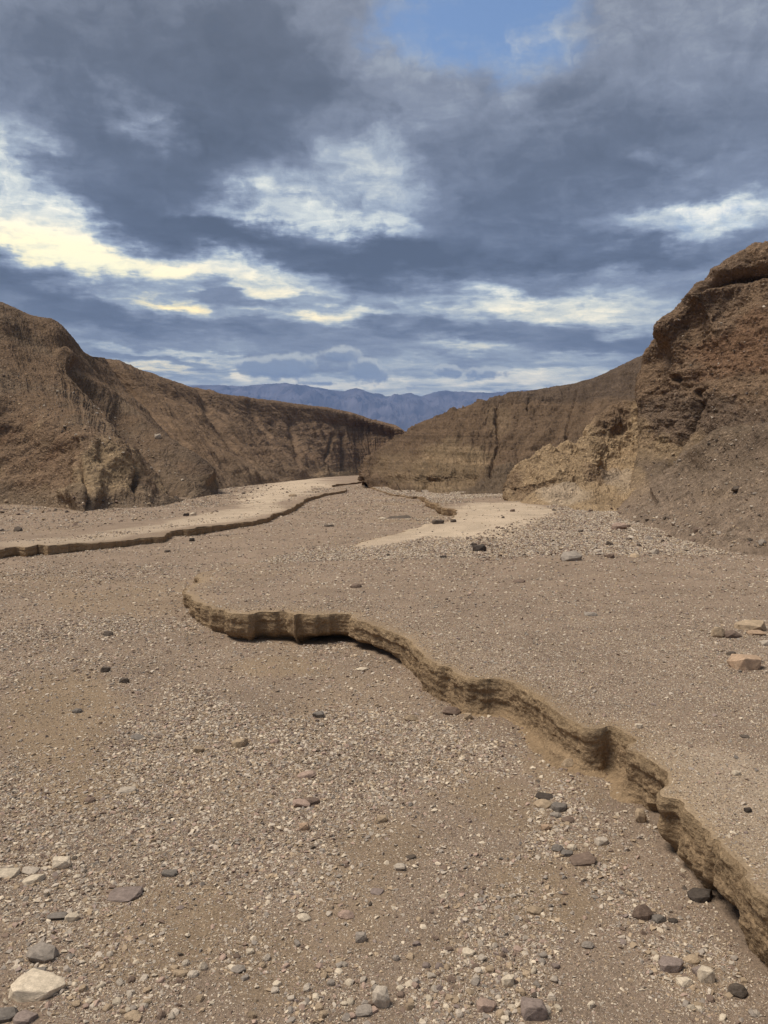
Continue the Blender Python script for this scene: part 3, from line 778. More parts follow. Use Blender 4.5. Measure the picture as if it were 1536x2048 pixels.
def E_paint(Q, U, V_, px, py, d, n2):
    w = fbm(Q, .6, 4, .6, 6) * .5
    c = np.broadcast_to(A_TAN * 1.15, Q.shape).copy()
    c = lerp(c, A_BANK * .85, sstep(fbm(Q, .8, 4, .6, 16), -.1, .4) * .5)
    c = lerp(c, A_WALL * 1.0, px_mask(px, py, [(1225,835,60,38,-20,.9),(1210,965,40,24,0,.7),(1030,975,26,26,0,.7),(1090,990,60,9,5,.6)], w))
    c = lerp(c, A_DARK, np.clip(px_mask(px, py, [(1205,942,16,10,0,.8),(1222,966,22,12,0,.7)], w) + sstep(fbm(Q, 2.0, 4, .65, 66), .25, .5) * .5, 0, 1))  # the ellipses paint shade into the two hollows; the noise adds random dark patches
    c = lerp(c, A_MUD * .85, px_mask(px, py, [(1130,1000,60,14,4,.7),(1240,970,40,30,30,.5)], w))
    return c
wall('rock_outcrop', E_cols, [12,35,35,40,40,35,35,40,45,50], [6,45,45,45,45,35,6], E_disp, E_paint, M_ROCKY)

# --- big right cliff with its talus apron
D_cols = []
def D_(sky, sd, mids, base, bd, tal, td, foot, k=(.2, .42, .66)):
    pts = [P(sky[0], sky[1], sd)]
    for q, kk in zip(mids, k): pts.append(P(q[0], q[1], sd + (bd - sd) * kk))
    pts.append(P(base[0], base[1], bd)); pts.append(P(tal[0], tal[1], td))
    f = G(*foot); pts.append(f)
    tp = pts[0]
    b2 = (tp[0] + 9, tp[1] + 16, tp[2] + .6); b = (tp[0] + 2.2, tp[1] + 4, tp[2] - .15)
    u = (f[0] * .94, f[1] * .95 - .3, f[2] - .35)
    D_cols.append([b2, b] + pts + [u])
D_((1400,690), 42, [(1395,740),(1390,780),(1390,830)], (1380,985), 36, (1380,990), 34, (1380,1000,.25))
D_((1318,708), 35, [(1300,740),(1284,772),(1288,832)], (1292,906), 31.5, (1280,978), 29, (1262,1014,.24))
D_((1301,705), 30.5, [(1282,735),(1268,768),(1272,830)], (1276,905), 27.8, (1262,975), 25.5, (1235,1022,.24))
D_((1318,690), 29.5, [(1302,728),(1288,775),(1290,840)], (1296,905), 27.0, (1285,968), 24, (1262,1034,.24))
D_((1333,673), 29, [(1322,718),(1312,770),(1315,840)], (1318,905), 26.2, (1308,962), 22.8, (1290,1042,.24))
D_((1318,664), 27.6, [(1336,700),(1335,760),(1338,835)], (1340,900), 25.4, (1332,955), 21.8, (1318,1050,.24))
D_((1315,650), 27.2, [(1350,686),(1355,748),(1358,828)], (1360,892), 24.6, (1356,950), 20.8, (1340,1058,.24))
D_((1331,638), 27.2, [(1365,672),(1374,738),(1380,818)], (1382,885), 23.9, (1380,948), 19.8, (1365,1066,.24))
D_((1373,607), 27.2, [(1388,650),(1398,720),(1404,805)], (1406,878), 23.2, (1405,942), 18.9, (1395,1074,.24))
D_((1377,583), 26.4, [(1404,628),(1420,705),(1428,795)], (1430,870), 22.4, (1430,938), 18, (1425,1082,.24))
D_((1401,561), 26.4, [(1430,612),(1448,692),(1456,785)], (1460,862), 21.6, (1462,935), 17.2, (1460,1090,.24))
D_((1440,535), 26.2, [(1468,595),(1485,680),(1494,775)], (1496,856), 20.8, (1500,930), 16.2, (1505,1098,.24))
D_((1490,506), 25.8, [(1510,578),(1526,668),(1536,765)], (1538,850), 19.8, (1545,925), 15.2, (1560,1106,.24))
D_((1545,491), 25.2, [(1562,565),(1578,655),(1588,755)], (1590,840), 18.8, (1600,920), 14.4, (1640,1120,.24))
D_((1700,468), 23, [(1705,540),(1715,635),(1725,735)], (1730,830), 16.5, (1750,915), 12.6, (1800,1140,.24))
D_((2100,430), 18, [(2100,520),(2100,610),(2110,710)], (2120,815), 12.8, (2150,910), 10.2, (2250,1180,.24))
D_((3200,300), 12, [(3200,450),(3200,560),(3200,680)], (3200,800), 9, (3200,910), 7.2, (3200,1300,.24))
def D_disp(B, U, V_, px, py):
    e = sstep(V_, 1.5, 2.25) * .9 + .1; tal = sstep(V_, 5.7, 6.6); foot = 1 - sstep(V_, 7.4, 8.0) * .85
    cl = 1 - tal
    d = fbm(B, .28, 4, .5, 38) * .55 + cl * (fbm(B, .5, 5, .6, 8, ridged=True) * .17 + fbm(B, 1.6, 6, .66, 2) * .26)
    st = fbm(np.stack([B[..., 0] * .12, B[..., 1] * .12, B[..., 2]], -1), 1.3, 4, .6, 44)
    d += cl * st * .25
    g = fbm(np.stack([U * 1.6, V_ * .25, np.zeros_like(U)], -1), 1.0, 4, .6, 5, ridged=True)
    d += tal * (g * .03 + fbm(B, 1.2, 4, .6, 7) * .14 + fbm(B, 4, 3, .6, 7) * .05)
    d -= .7 * line_mask(px, py, [(1368,585),(1420,560),(1500,548),(1540,535)], 9) * sstep(px, 1385, 1430)
    d -= .6 * line_mask(px, py, [(1392,800),(1375,850),(1350,900),(1320,960)], 7)
    d += .45 * line_mask(px, py, [(1320,1000),(1400,940),(1480,905),(1560,880)], 8)
    d -= .35 * px_mask(px, py, [(1342,755,16,10,0,1),(1390,782,12,10,0,1)])
    return (d - .22 * cl * sstep(V_, 2, 3)) * e * foot * (.4 + .6 * sstep(U, 1.5, 4.5))
def D_paint(Q, U, V_, px, py, d, n2):
    w = fbm(Q, .5, 4, .6, 6) * .5
    c = np.broadcast_to(A_WALL * 1.1, Q.shape).copy()
    c = lerp(c, A_DARK, np.clip(px_mask(px, py, [(1340,830,70,60,0,.6),(1430,570,90,50,-30,.4),(1500,860,120,60,-20,.6),(1400,830,80,50,0,.7)], w) + sstep(fbm(Q, .7, 4, .6, 19), .05, .45) * .2, 0, 1))
    c = lerp(c, A_RED, px_mask(px, py, [(1470,700,120,46,-4,.85),(1430,740,70,24,-10,.6),(1530,650,60,40,0,.7)], w))
    c = lerp(c, A_TAN * .95, px_mask(px, py, [(1275,965,44,60,0,.9),(1310,925,50,60,10,1.0),(1360,900,60,24,-35,.8),(1460,865,36,14,-40,.9),(1290,960,30,26,0,.9),(1285,870,22,40,0,.7)], w))
    tal = sstep(V_ + w * .8, 5.6, 6.5)
    tc_ = lerp(np.broadcast_to(A_GREY * .95, Q.shape), A_DARK * 1.1, sstep(fbm(Q, .5, 4, .6, 71), 0, .4) * .6)
    tc_ = lerp(tc_, A_TAN, px_mask(px, py, [(1430,990,50,14,-8,.6),(1400,1010,40,8,-10,.5),(1240,1035,40,8,-20,.4)], w))
    c = lerp(c, tc_, tal * (1 - px_mask(px, py, [(1272,975,36,40,0,.9)], w)))
    c = lerp(c, A_GRAVEL * .9, sstep(V_ + w * .6, 6.3, 7.9) * .9)
    # embedded darker and paler stones
    sp = fbm(Q, 5.0, 2, .5, 15)
    c *= (1 + sp * .35)[..., None]
    return c
Dobj, Dq = wall('cliff', D_cols, [10,20,35,30,30,30,30,35,40,35,40,45,45,45,40,20], [6,14,75,75,75,75,75,85,10], D_disp, D_paint, M_ROCKY)

# ------------------------------------------------------------------ mountains far across the valley
def build_mountains():
    D0 = 3600.0
    sky_ = [(-2500,800),(-1200,790),(-400,780),(0,775),(250,772),(395,771),(450,770),(482,773),(520,771),(572,767),(610,771),(640,776),(672,782),(690,783),(700,779),(712,776),(728,780),(748,788),(772,793),(795,790),(820,788),(842,793),(865,786),(890,781),(912,784),(935,785),(965,786),(1000,784),(1100,778),(1300,782),(1800,790),(3000,800),(4200,810)]
    xs = np.array([p[0] for p in sky_], float); ys = np.array([p[1] for p in sky_], float)
    nx, ny = 1200, 150
    u = np.concatenate([np.linspace(-800, 300, 90, endpoint=False), np.linspace(300, 1100, 900, endpoint=False), np.linspace(1100, 2400, 90)])
    yy = np.interp(u, xs, ys)
    X = (u - 768) / F_PX * D0
    Hc = np.array([P(768, y, D0)[2] for y in yy])
    zb = -18.0
    v = np.linspace(0, 1, ny)               # 0 crest .. 1 valley floor
    V = np.zeros((ny, len(u), 3))
    p2 = np.stack([np.repeat(X[None], ny, 0), np.repeat(v[:, None] * 900, len(u), 1), np.zeros((ny, len(u)))], -1)
    rg = fbm(p2, 1 / 210, 6, .55, 5, ridged=True)
    k = np.sin(np.pi * np.clip(v, 0, 1)) ** .7
    V[..., 0] = p2[..., 0]
    V[..., 1] = D0 - v[:, None] * 1000 + rg * 90 * k[:, None]
    V[..., 2] = zb + (Hc[None] - zb) * (1 - v[:, None]) ** 1.25 + (rg - .3) * 120 * k[:, None]
    V[0, :, 2] += fbm(p2[0], 1 / 60, 4, .6) * 4
    back = V[0:1].copy(); back[..., 1] += 500; back[..., 2] = zb
    V = np.concatenate([back, V]); pts = V.reshape(-1, 3)
    col = np.array([.11, .10, .11]) * (1 + fbm(pts, 1 / 90, 3, .5, 3) * 1.1 + .1)[:, None]
    return new_obj('mountains', pts, grid_faces(ny + 1, len(u))[:, ::-1], M_MTN, col=col, kind='structure')
M_MTN = earth_material('distant_rock', grain=.05, speck=.3, bump=3, coarse=.01, cbump=12)
build_mountains()
# ------------------------------------------------------------------ stones
def stone_mesh(name, seed, kind):
    r = np.random.default_rng(seed)
    bm = bmesh.new()
    if kind == 'fine':       # few facets, for gravel
        n = int(r.integers(9, 14)); q = r.normal(size=(n, 3)); q /= np.linalg.norm(q, axis=1)[:, None]
        q *= r.uniform(.82, 1.08, (n, 1)) * .5; q[:, 2] *= .9
    else:
        n = 26 if kind == 'block' else 60
        q = r.normal(size=(n, 3)); q /= np.linalg.norm(q, axis=1)[:, None]
        if kind == 'block': q = np.sign(q) * np.abs(q) ** .62 
        q *= r.uniform(.86, 1.06, (n, 1)) * .5
        if kind == 'block': q[:, 0] *= 1 + .25 * q[:, 1]; q[:, 1] *= 1 - .4 * q[:, 0]
    for p in q: bm.verts.new(p)
    h = bmesh.ops.convex_hull(bm, input=bm.verts[:])
    bmesh.ops.delete(bm, geom=[g for g in h['geom_interior'] if isinstance(g, bmesh.types.BMVert)], context='VERTS')
    if kind != 'fine':
        bmesh.ops.bevel(bm, geom=bm.edges[:], offset=.018 if kind == 'block' else .01, segments=1, affect='EDGES', clamp_overlap=True)
        bmesh.ops.triangulate(bm, faces=bm.faces[:])
        bmesh.ops.subdivide_edges(bm, edges=bm.edges[:], cuts=2, use_grid_fill=True)
        vs = np.array([v.co[:] for v in bm.verts]); 
        nn = vs / (np.linalg.norm(vs, axis=1, keepdims=True) + 1e-6)
        dsp = fbm(vs, 3.0, 4, .6, seed * 3.1) * .035
        vs = vs + nn * dsp[:, None]
        for v, c in zip(bm.verts, vs): v.co = c
    me = bpy.data.meshes.new(name); bm.to_mesh(me); bm.free()
    for p in me.polygons: p.use_smooth = False
    return me
def stone_material(name, instanced):
    m, n, b = principled(name, .95, .05)
    if instanced: c = n.new('ShaderNodeAttribute', attribute_name='tint', attribute_type='INSTANCER').outputs['Color']
    else: c = n.new('ShaderNodeObjectInfo').outputs['Color']
    co = n.new('ShaderNodeTexCoord').outputs['Object']
    if not instanced:
        g = n.noise(co, 5, 6, .68); g2 = n.noise(co, 38, 4, .7)
        v = n.math('MULTIPLY', n.rng(g, .3, .7, .62, 1.30, 'LINEAR'), n.rng(g2, .3, .7, .80, 1.18, 'LINEAR'))
        cc = n.new('ShaderNodeCombineXYZ')
        for i_ in range(3): n.l.new(v, cc.inputs[i_])
        c = n.mix(1.0, c, cc.outputs[0], 'MULTIPLY')
        # dust lies on the upper faces of old stones
        bp = n.new('ShaderNodeBump'); bp.inputs['Strength'].default_value = .5; bp.inputs['Distance'].default_value = .01
        n.l.new(n.math('ADD', g, n.math('MULTIPLY', g2, .3)), bp.inputs['Height']); n.l.new(bp.outputs[0], b.inputs['Normal'])
    n.l.new(c, b.inputs['Base Color'])
    return m
M_STONE = stone_material('weathered_stone', False)
M_GRAV = stone_material('gravel_stone', True)
TINTS = {'cream': (.56, .46, .335), 'grey': (.30, .25, .20), 'tan': (.37, .275, .18), 'dark': (.125, .098, .075), 'brown': (.19, .135, .10), 'pink': (.38, .27, .205), 'purple': (.26, .20, .165), 'pale': (.47, .39, .30), 'orange': (.42, .29, .19), 'black': (.075, .06, .048), 'slate': (.20, .17, .14)}
FINE = [stone_mesh('pebble', 100 + i, 'fine') for i in range(16)]
for me in FINE: me.materials.append(M_GRAV)
BLOCKS = [stone_mesh('stone', 200 + i, 'block') for i in range(7)] + [stone_mesh('stone', 300 + i, 'round') for i in range(5)]
for me in BLOCKS: me.materials.append(M_STONE)

def surf_z(x, y):
    x = np.asarray(x, float); y = np.asarray(y, float)
    z = bed_z(x, y); kind = np.zeros(x.shape, int); db = np.full(x.shape, 9.0)
    for k, (curve, poly) in enumerate(((RC, RP), (LC, LP))):
        ins = inside(poly, x, y)
        d, _ = curve_info(curve, x, y, 2)
        zt = terrace_z(curve, x, y, d)
        z = np.where(ins, zt, z); kind = np.where(ins, k + 1, kind); db = np.minimum(db, d)
    return z, kind, db

from mathutils.bvhtree import BVHTree
WALL_BVH = []
for o_ in list(COL.objects):
    if o_.name.split('.')[0] in ('hillside', 'cliff', 'rock_outcrop', 'canyon_wall'):
        me_ = o_.data; vv = np.zeros(len(me_.vertices) * 3, np.float32); me_.vertices.foreach_get('co', vv)
        ff = np.zeros(len(me_.loops), np.int32); me_.loops.foreach_get('vertex_index', ff)
        WALL_BVH.append(BVHTree.FromPolygons(vv.reshape(-1, 3).tolist(), ff.reshape(-1, 4).tolist()))
def hits_px(pxs, pys):
    """nearest surface under each photo pixel, wall or ground -> points, distances (inf where sky)"""
    pxs = np.asarray(pxs, float); pys = np.asarray(pys, float); n = len(pxs)
    o = np.array([0, 0, CAMZ]); ov = Vector(o)
    best = np.full(n, np.inf); pos_ = np.zeros((n, 3))
    for i in range(n):
        r = Vector(ray(pxs[i], pys[i])).normalized()
        for b in WALL_BVH:
            h = b.ray_cast(ov, r)
            if h[0] is not None and h[3] < best[i]: best[i] = h[3]; pos_[i] = h[0]
    done = np.zeros(n, bool)
    for hh in (.24, .16, 0.0):
        g = np.array([G(x, y, hh) for x, y in zip(pxs, pys)])
        z, k, d = surf_z(g[:, 0], g[:, 1])
        q = np.c_[g[:, :2], z]; dist = np.linalg.norm(q - o, axis=1)
        ok = ~done & (g[:, 1] < 100) & (((k > 0) == (hh > 0)) | (hh == 0))
        m = ok & (dist < best); best[m] = dist[m]; pos_[m] = q[m]; done |= ok
    return pos_, best
# (px, py of the base centre, width px, height px, tint, shape index, spin, what it looks like and where it lies)
NOTABLE = [
 (75,1998,84,46,'cream',0,10,'largest cream block with chipped corners in the bottom left corner'),
 (95,1968,34,18,'cream',3,40,'small cream chunk directly behind the largest cream block'),
 (86,1922,50,34,'grey',2,20,'upright grey triangular slate leaning behind the largest cream block'),
 (72,1950,34,12,'slate',1,60,'flat grey sliver between the triangular slate and the largest cream block'),
 (124,1737,36,26,'cream',4,15,'rounded cream stone, tallest of the pale cluster by the left edge'),
 (16,1756,40,18,'cream',1,0,'flat cream stone cut by the left edge beside the pale cluster'),
 (67,1766,38,18,'cream',5,70,'flat cream stone in front of the pale cluster by the left edge'),
 (60,1746,32,13,'pale',6,130,'thin pale stone between the two flat cream ones by the left edge'),
 (250,1796,64,18,'purple',1,8,'long low purple grey slab half buried in the gravel'),
 (114,1836,36,14,'slate',6,150,'dark grey flake lying flat right of the left edge gravel'),
 (211,1350,18,14,'dark',0,50,'dark stone on bare silt at the upper left of the wash'),
 (249,1369,20,13,'dark',3,10,'dark brown stone just right of the bare silt patch'),
 (155,1430,20,12,'slate',8,30,'grey rounded pebble in the middle of the bare silt patch'),
 (276,1478,28,11,'slate',2,90,'thin dark flake on the right margin of the bare silt patch'),
 (397,1503,21,15,'tan',0,35,'blocky tan stone among the grey gravel left of centre'),
 (479,1493,34,22,'tan',5,60,'pale tan angular stone, widest in the gravel band left of centre'),
 (549,1487,19,11,'pink',9,20,'small pinkish stone right of the wide tan angular stone'),
 (613,1554,38,18,'pink',10,155,'smooth pinkish oblong stone in the middle of the wash'),
 (603,1612,38,20,'pink',6,150,'pink cream slab tilted beside a brown one in mid wash'),
 (625,1606,32,17,'brown',3,20,'brown slab propped against the tilted pink cream slab'),
 (609,1658,22,18,'orange',4,80,'orange brown stone below the propped pair of slabs'),
 (180,1608,22,12,'brown',8,10,'lone brown oval stone on smooth ground at left'),
 (339,1747,30,16,'slate',1,110,'flat blue grey stone in the dense gravel of the left foreground'),
 (255,1587,38,14,'pale',6,0,'pale wedge-shaped flat stone at the left margin of the gravel band'),
 (724,1346,26,10,'cream',9,0,'flat cream stone on the wash facing the deepest undercut'),
 (822,1445,27,17,'tan',11,25,'tan rounded stone in the wash left of the bank middle'),
 (936,1446,19,17,'tan',4,65,'small yellowish tan stone touching the foot of the bank'),
 (904,1436,40,22,'brown',10,0,'brown boulder half sunk under the middle of the bank'),
 (637,1436,24,16,'slate',0,120,'dark grey stone in the upper middle of the wash'),
 (1138,1542,30,25,'tan',11,40,'brown tan rounded block resting at the foot of the bank'),
 (1088,1598,36,14,'black',1,172,'black flat stone at the back of the pebble cluster'),
 (1087,1616,38,19,'tan',9,0,'large tan oval stone, palest of the pebble cluster'),
 (1119,1624,34,21,'slate',5,15,'blue grey angular stone on the right of the pebble cluster'),
 (1112,1634,24,13,'grey',8,15,'grey stone under the blue grey angular one'),
 (1136,1645,26,14,'brown',7,15,'brown stone on the right lower side of the pebble cluster'),
 (1281,1649,22,30,'tan',2,80,'tan wedge standing upright in the notch of the bank'),
 (1204,1690,27,18,'pale',3,20,'light grey stone between the pebble cluster and the bank'),
 (1163,1731,52,24,'brown',1,172,'long dark brown stone below the pebble cluster, with a hollow behind it'),
 (1144,1700,21,15,'cream',8,0,'cream pebble just above the long dark brown stone'),
 (1115,1703,24,17,'slate',10,50,'grey rounded stone left of the cream pebble'),
 (1134,1713,22,14,'slate',0,20,'slate grey stone touching the left end of the long dark brown one'),
 (1092,1660,20,14,'orange',4,70,'ochre stone low in the pebble cluster'),
 (1285,1838,36,32,'brown',11,30,'round reddish brown stone in the lower right of the wash'),
 (1317,1841,27,16,'slate',6,10,'grey stone just right of the round reddish brown one'),
 (1346,1841,19,10,'black',8,0,'small black stone near the foot of the nearest bank'),
 (1070,1826,32,13,'tan',9,0,'flat tan stone lying alone in the right foreground'),
 (1401,1800,46,26,'black',5,20,'big black stone tucked under the nearest bank'),
 (1496,1627,14,11,'black',4,0,'small black pebble on top of the nearest terrace corner'),
 (1277,1460,15,12,'cream',0,0,'cream pebble on the terrace above the middle block of the bank'),
 (1473,1556,17,11,'cream',3,0,'cream pebble on the dusty terrace near the right edge'),
 (1490,1481,18,7,'dark',1,0,'dark sliver on the terrace near the right edge'),
 (1436,1279,28,25,'tan',10,60,'round tan stone at the left of the terrace stone group'),
 (1502,1262,56,25,'tan',1,5,'large layered tan stone at the back of the terrace stone group'),
 (1512,1271,34,11,'orange',6,170,'thin flat orange tan stone before the large layered one'),
 (1462,1279,36,19,'brown',7,150,'brown stone between the round tan and the thin flat stones'),
 (1492,1346,62,36,'orange',0,20,'biggest orange tan boulder standing alone at the right edge'),
 (1463,1314,18,10,'dark',3,0,'small dark stone just above the biggest orange tan boulder'),
 (1531,1293,22,13,'pale',4,0,'pale stone cut by the right edge above the biggest boulder'),
 (712,1169,26,11,'brown',8,0,'lone brown stone on the gravel terrace behind the bank'),
 (1181,1234,28,10,'grey',6,0,'flat grey stone alone in the middle of the terrace'),
 (1039,1160,26,8,'brown',1,0,'low brown stone on the far part of the terrace'),
 (960,1088,30,18,'black',4,25,'black knobbly stone at the near side of the dark rubble'),
 (947,1077,14,10,'dark',0,0,'small dark stone behind the black knobbly stone'),
 (1141,1115,48,22,'grey',2,10,'big grey peaked boulder at the foot of the right slope'),
 (1238,1054,30,17,'pink',6,165,'pale pink boulder on the lower right slope'),
 (1196,1094,18,8,'pale',3,0,'small pale slab right of the big grey peaked boulder'),
 (776,1093,10,6,'black',8,0,'tiny black stone at the near edge of the mud flat'),
 (887,1099,15,7,'black',1,0,'black sliver between the mud flat and the near terrace'),
 (876,1042,26,11,'dark',0,0,'fallen dark clod in front of the small far bank'),
 (907,1040,14,8,'dark',4,30,'dark clod in the corner of the small far bank'),
 (1025,1023,11,7,'brown',5,0,'brown clod alone in the middle of the pale mud flat'),
 (1006,1035,7,5,'dark',8,0,'tiny dark stone on the right half of the mud flat'),
 (766,1040,16,6,'cream',9,0,'white stone lying in the far channel'),
 (800,1038,50,5,'dark',1,4,'thin dark ridge of flakes beside the white stone in the far channel'),
 (658,1055,22,6,'dark',6,0,'dark sliver at the left of the far channel'),
 (217,1273,22,12,'dark',10,0,'dark round stone alone in the left of the near wash'),
 (384,1083,12,9,'black',4,0,'black stone at the foot of the left bank'),
 (335,1104,14,6,'dark',3,0,'dark stone in the wash below the left bank'),
 (372,1026,12,7,'black',0,0,'black stone on the left terrace beside a pale one'),
 (386,1025,14,8,'cream',5,0,'pale stone on the left terrace beside a black one'),
 (585,990,18,7,'tan',7,0,'tan slab on the left mud flat'),
 (722,1888,24,22,'grey',4,0,'grey cube-like stone in the middle foreground'),
 (763,2020,32,40,'pale',2,70,'tall grey tan stone standing at the bottom centre'),
 (727,2034,34,20,'grey',5,160,'grey stone left of the tall one at the bottom centre'),
 (792,1923,15,13,'grey',8,0,'small grey stone above the tall one at the bottom centre'),
 (1342,1944,40,28,'purple',0,10,'purple grey block in the stone group at the lower right'),
 (1413,1966,30,30,'cream',3,30,'pale cream block in the stone group at the lower right'),
 (1369,1971,28,18,'cream',6,10,'flat cream stone between purple block and pale block at lower right'),
 (1476,1994,32,26,'dark',10,40,'dark round stone right of the lower right stone group'),
 (1397,1950,21,17,'purple',4,60,'small purple grey stone behind the pale cream block'),
 (1383,1926,28,16,'tan',7,0,'tan stone at the back of the lower right stone group'),
 (1067,2043,50,40,'purple',6,80,'wide grey slab cut by the bottom edge right of centre'),
 (1016,1973,25,22,'cream',2,140,'wedge of cream stone in the gravel right of bottom centre'),
 (937,1914,26,15,'cream',5,0,'pale flat stone left of the dense gravel at lower centre'),
 (972,2028,34,24,'pink',0,35,'pinkish block in the gravel right of bottom centre'),
 (800,1745,24,16,'pale',6,150,'pale tilted chip on smooth ground in mid foreground'),
 (754,1789,27,11,'purple',1,5,'grey flat chip below the pale tilted one'),
 (822,1721,22,10,'dark',3,0,'dark chip right of the pale tilted one'),
 (765,1644,24,17,'tan',4,30,'tan angular stone above the pale tilted chip'),
 (1176,1896,24,15,'grey',10,0,'grey rounded stone on bare sand in the right foreground'),
 (608,1842,28,14,'cream',9,0,'smooth cream stone in the centre foreground'),
 (692,1838,30,19,'pink',11,20,'rounded pinkish tan stone on bare silt in the centre foreground'),
 (144,1838,24,16,'cream',0,20,'cream stone right of the dark grey flake'),
 (386,1954,22,14,'pale',8,20,'middle one of three pale stones in the bottom left foreground'),
 (364,1953,24,13,'tan',9,160,'left one of three pale stones in the bottom left foreground'),
 (406,1941,17,18,'cream',11,0,'right and rounder one of three pale stones in the bottom left foreground'),
 (476,1946,28,14,'grey',10,0,'grey oval stone in the lower foreground left of centre'),
 (501,1908,17,12,'cream',4,0,'white pebble above the grey oval stone'),
 (264,2040,28,17,'tan',7,0,'tan stone at the bottom edge right of the largest cream block'),
 (8,2040,42,24,'slate',2,0,'grey stone in the very bottom left corner'),
 (50,2046,38,22,'purple',5,40,'purple grey stone at the bottom edge under the largest cream block'),
 (316,877,15,10,'pale',4,0,'pale boulder perched on the spur of the left hillside'),
 (1476,982,26,10,'dark',2,10,'dark pointed rock sticking out of the right talus slope'),
 (305,998,0,0,'',0,0,''),
]
def rock_obj(name, me, p, size, spin, tint, tilt=(0, 0)):
    o = bpy.data.objects.new(name, me); COL.objects.link(o)
    o.location = p; o.scale = size; o.rotation_euler = (tilt[0], tilt[1], spin)
    o.color = (*tint, 1)
    return o
occupied = []
HP, HD = hits_px([q[0] for q in NOTABLE], [q[1] - q[3] * .10 for q in NOTABLE])
NLAB = set()
for q_, (px, py, w, h, tn, si, spin, lab) in enumerate(NOTABLE):
    if not w: continue
    p, dist = Vector(HP[q_]), float(HD[q_])
    m_per = dist / F_PX
    wid = w * m_per; hei = h * m_per
    rr = np.random.default_rng(int(px * 7 + py))
    el_ = math.asin(max(-1, min(1, (CAMZ - p.z) / dist)))
    # screen height = height*cos + depth*sin
    dep = wid * .72
    up = max(hei * .42, (hei - dep * math.sin(max(el_, 0)) * .8) / max(.35, math.cos(el_)))
    if si >= 9: up = max(up, hei * .6)
    k = rr.uniform(.88, 1.1)
    tint = np.array(TINTS[tn]) * k
    sx_ = wid * 1.0; sp = math.radians(spin % 180 if spin < 90 or spin > 150 else spin - 90)
    fwd = Vector((p.x, p.y, 0)).normalized() * dep * .35
    o = rock_obj('stone', BLOCKS[si % len(BLOCKS)], (p.x + fwd.x, p.y + fwd.y, p.z + up * .17), (sx_, dep, up * 1.42), math.radians(rr.uniform(-14, 14)) + (math.pi if spin > 90 else 0), tint,
                 (math.radians(rr.uniform(-8, 8)), math.radians(rr.uniform(-9, 9))))
    if h > .75 * w: o['tall'] = 1; del o['tall']
    o['label'] = lab; o['category'] = 'boulder' if 'boulder' in lab else 'stone'
    if 'boulder' in lab: o.name = 'boulder'
    occupied.append((p.x + fwd.x, p.y + fwd.y, wid * .5))

# ---- gravel: sizes follow a power law, smallest drawn size grows with distance
GR_PX = [(430,1500,150,120,20,1.0),(330,1600,170,160,40,1.0),(200,1880,240,170,30,.9),(560,1560,260,150,10,.8),(820,1500,240,90,15,.7),(60,1700,130,200,0,.9),(1010,1900,110,180,25,1.0),(960,2000,150,90,0,1.0),(1110,1640,70,110,25,1.0),(1380,1930,140,90,30,.9),(1200,1700,60,90,0,.4),(480,1740,260,90,0,.8),(650,2000,120,90,0,.5),(1250,1790,120,60,40,.7),(500,1900,120,80,0,.6)]
def sample_gravel(n_try, d0, d1, kmin):
    u = RNG.random(n_try); d = d0 * (d1 / d0) ** u
    x = RNG.uniform(-.56, .56, n_try) * (d + .6)
    smin = kmin * d
    s = smin * (1 - RNG.random(n_try)) ** (-1 / 2.5)
    return x, d, np.minimum(s, .021 + .002 * d)
gx, gy, gs = sample_gravel(1500000, 1.9, 55, .00150)
# the same gravel, drawn a little coarser, to either side of what the photo frames
sx2, sy2, ss2 = sample_gravel(750000, 1.2, 40, .0024)
a_ok = RNG.random(len(sx2)) < 2.5 / (sy2 + .6)
sx2 = np.sign(sx2) * (.56 * (sy2 + .6) + RNG.random(len(sx2)) * 2.6)
gx = np.r_[gx, sx2[a_ok]]; gy = np.r_[gy, sy2[a_ok]]; gs = np.r_[gs, ss2[a_ok]]
P0 = np.stack([gx, gy, -SLOPE * gy], -1)
ppx, ppy = proj(P0)
n1 = fbm(P0, .9, 4, .6, 40) * .5
dens = .30 + .75 * px_mask(ppx, ppy, GR_PX, n1) + .30 * sstep(fbm(P0, .5, 4, .6, 77), .0, .4) - .22 * sstep(gy, 7, 14)
dens *= 1 - .55 * px_mask(ppx, ppy, SILT_PX, n1)
gz, gk, gd = surf_z(gx, gy)
mudm = np.where(gk == 1, px_mask(ppx, ppy, R_MUD, n1), np.where(gk == 2, px_mask(ppx, ppy, L_MUD, n1), 0))
dens *= 1 - .95 * np.clip(mudm * 1.6, 0, 1)
dens = np.where(gk == 1, (.65 + .35 * sstep(fbm(P0, .8, 3, .6, 12), -.1, .3)) * (1 - .985 * np.clip(mudm * np.where(gy > 8, 1.6, .6), 0, 1)) * (.35 + .65 * sstep(gd, .0, .15)), dens)
big = gs > .012
dens = np.where((gk == 1) & big & (gy < 12), dens * .18, dens)
dens = np.where((gk == 2), dens * sstep(gd, .0, 1.2), dens)
dens *= np.where(big & (dens < .5), .55, 1)
keep = (RNG.random(len(gx)) < dens) & (gd > .012)
gx, gy, gs, gz, gk = gx[keep], gy[keep], gs[keep], gz[keep], gk[keep]
for (ox, oy, orr) in occupied:
    m = (np.hypot(gx - ox, gy - oy) > orr * .8); gx, gy, gs, gz, gk = gx[m], gy[m], gs[m], gz[m], gk[m]
flatz = RNG.uniform(.45, .85, len(gx))
names = ['cream', 'pale', 'tan', 'grey', 'brown', 'pink', 'purple', 'dark', 'slate']
pr = np.array([.15, .23, .22, .14, .11, .09, .035, .012, .012]); pr /= pr.sum()
gt = RNG.choice(len(names), len(gx), p=pr)
zone = np.array(['wash', 'terrace', 'left'])[gk]
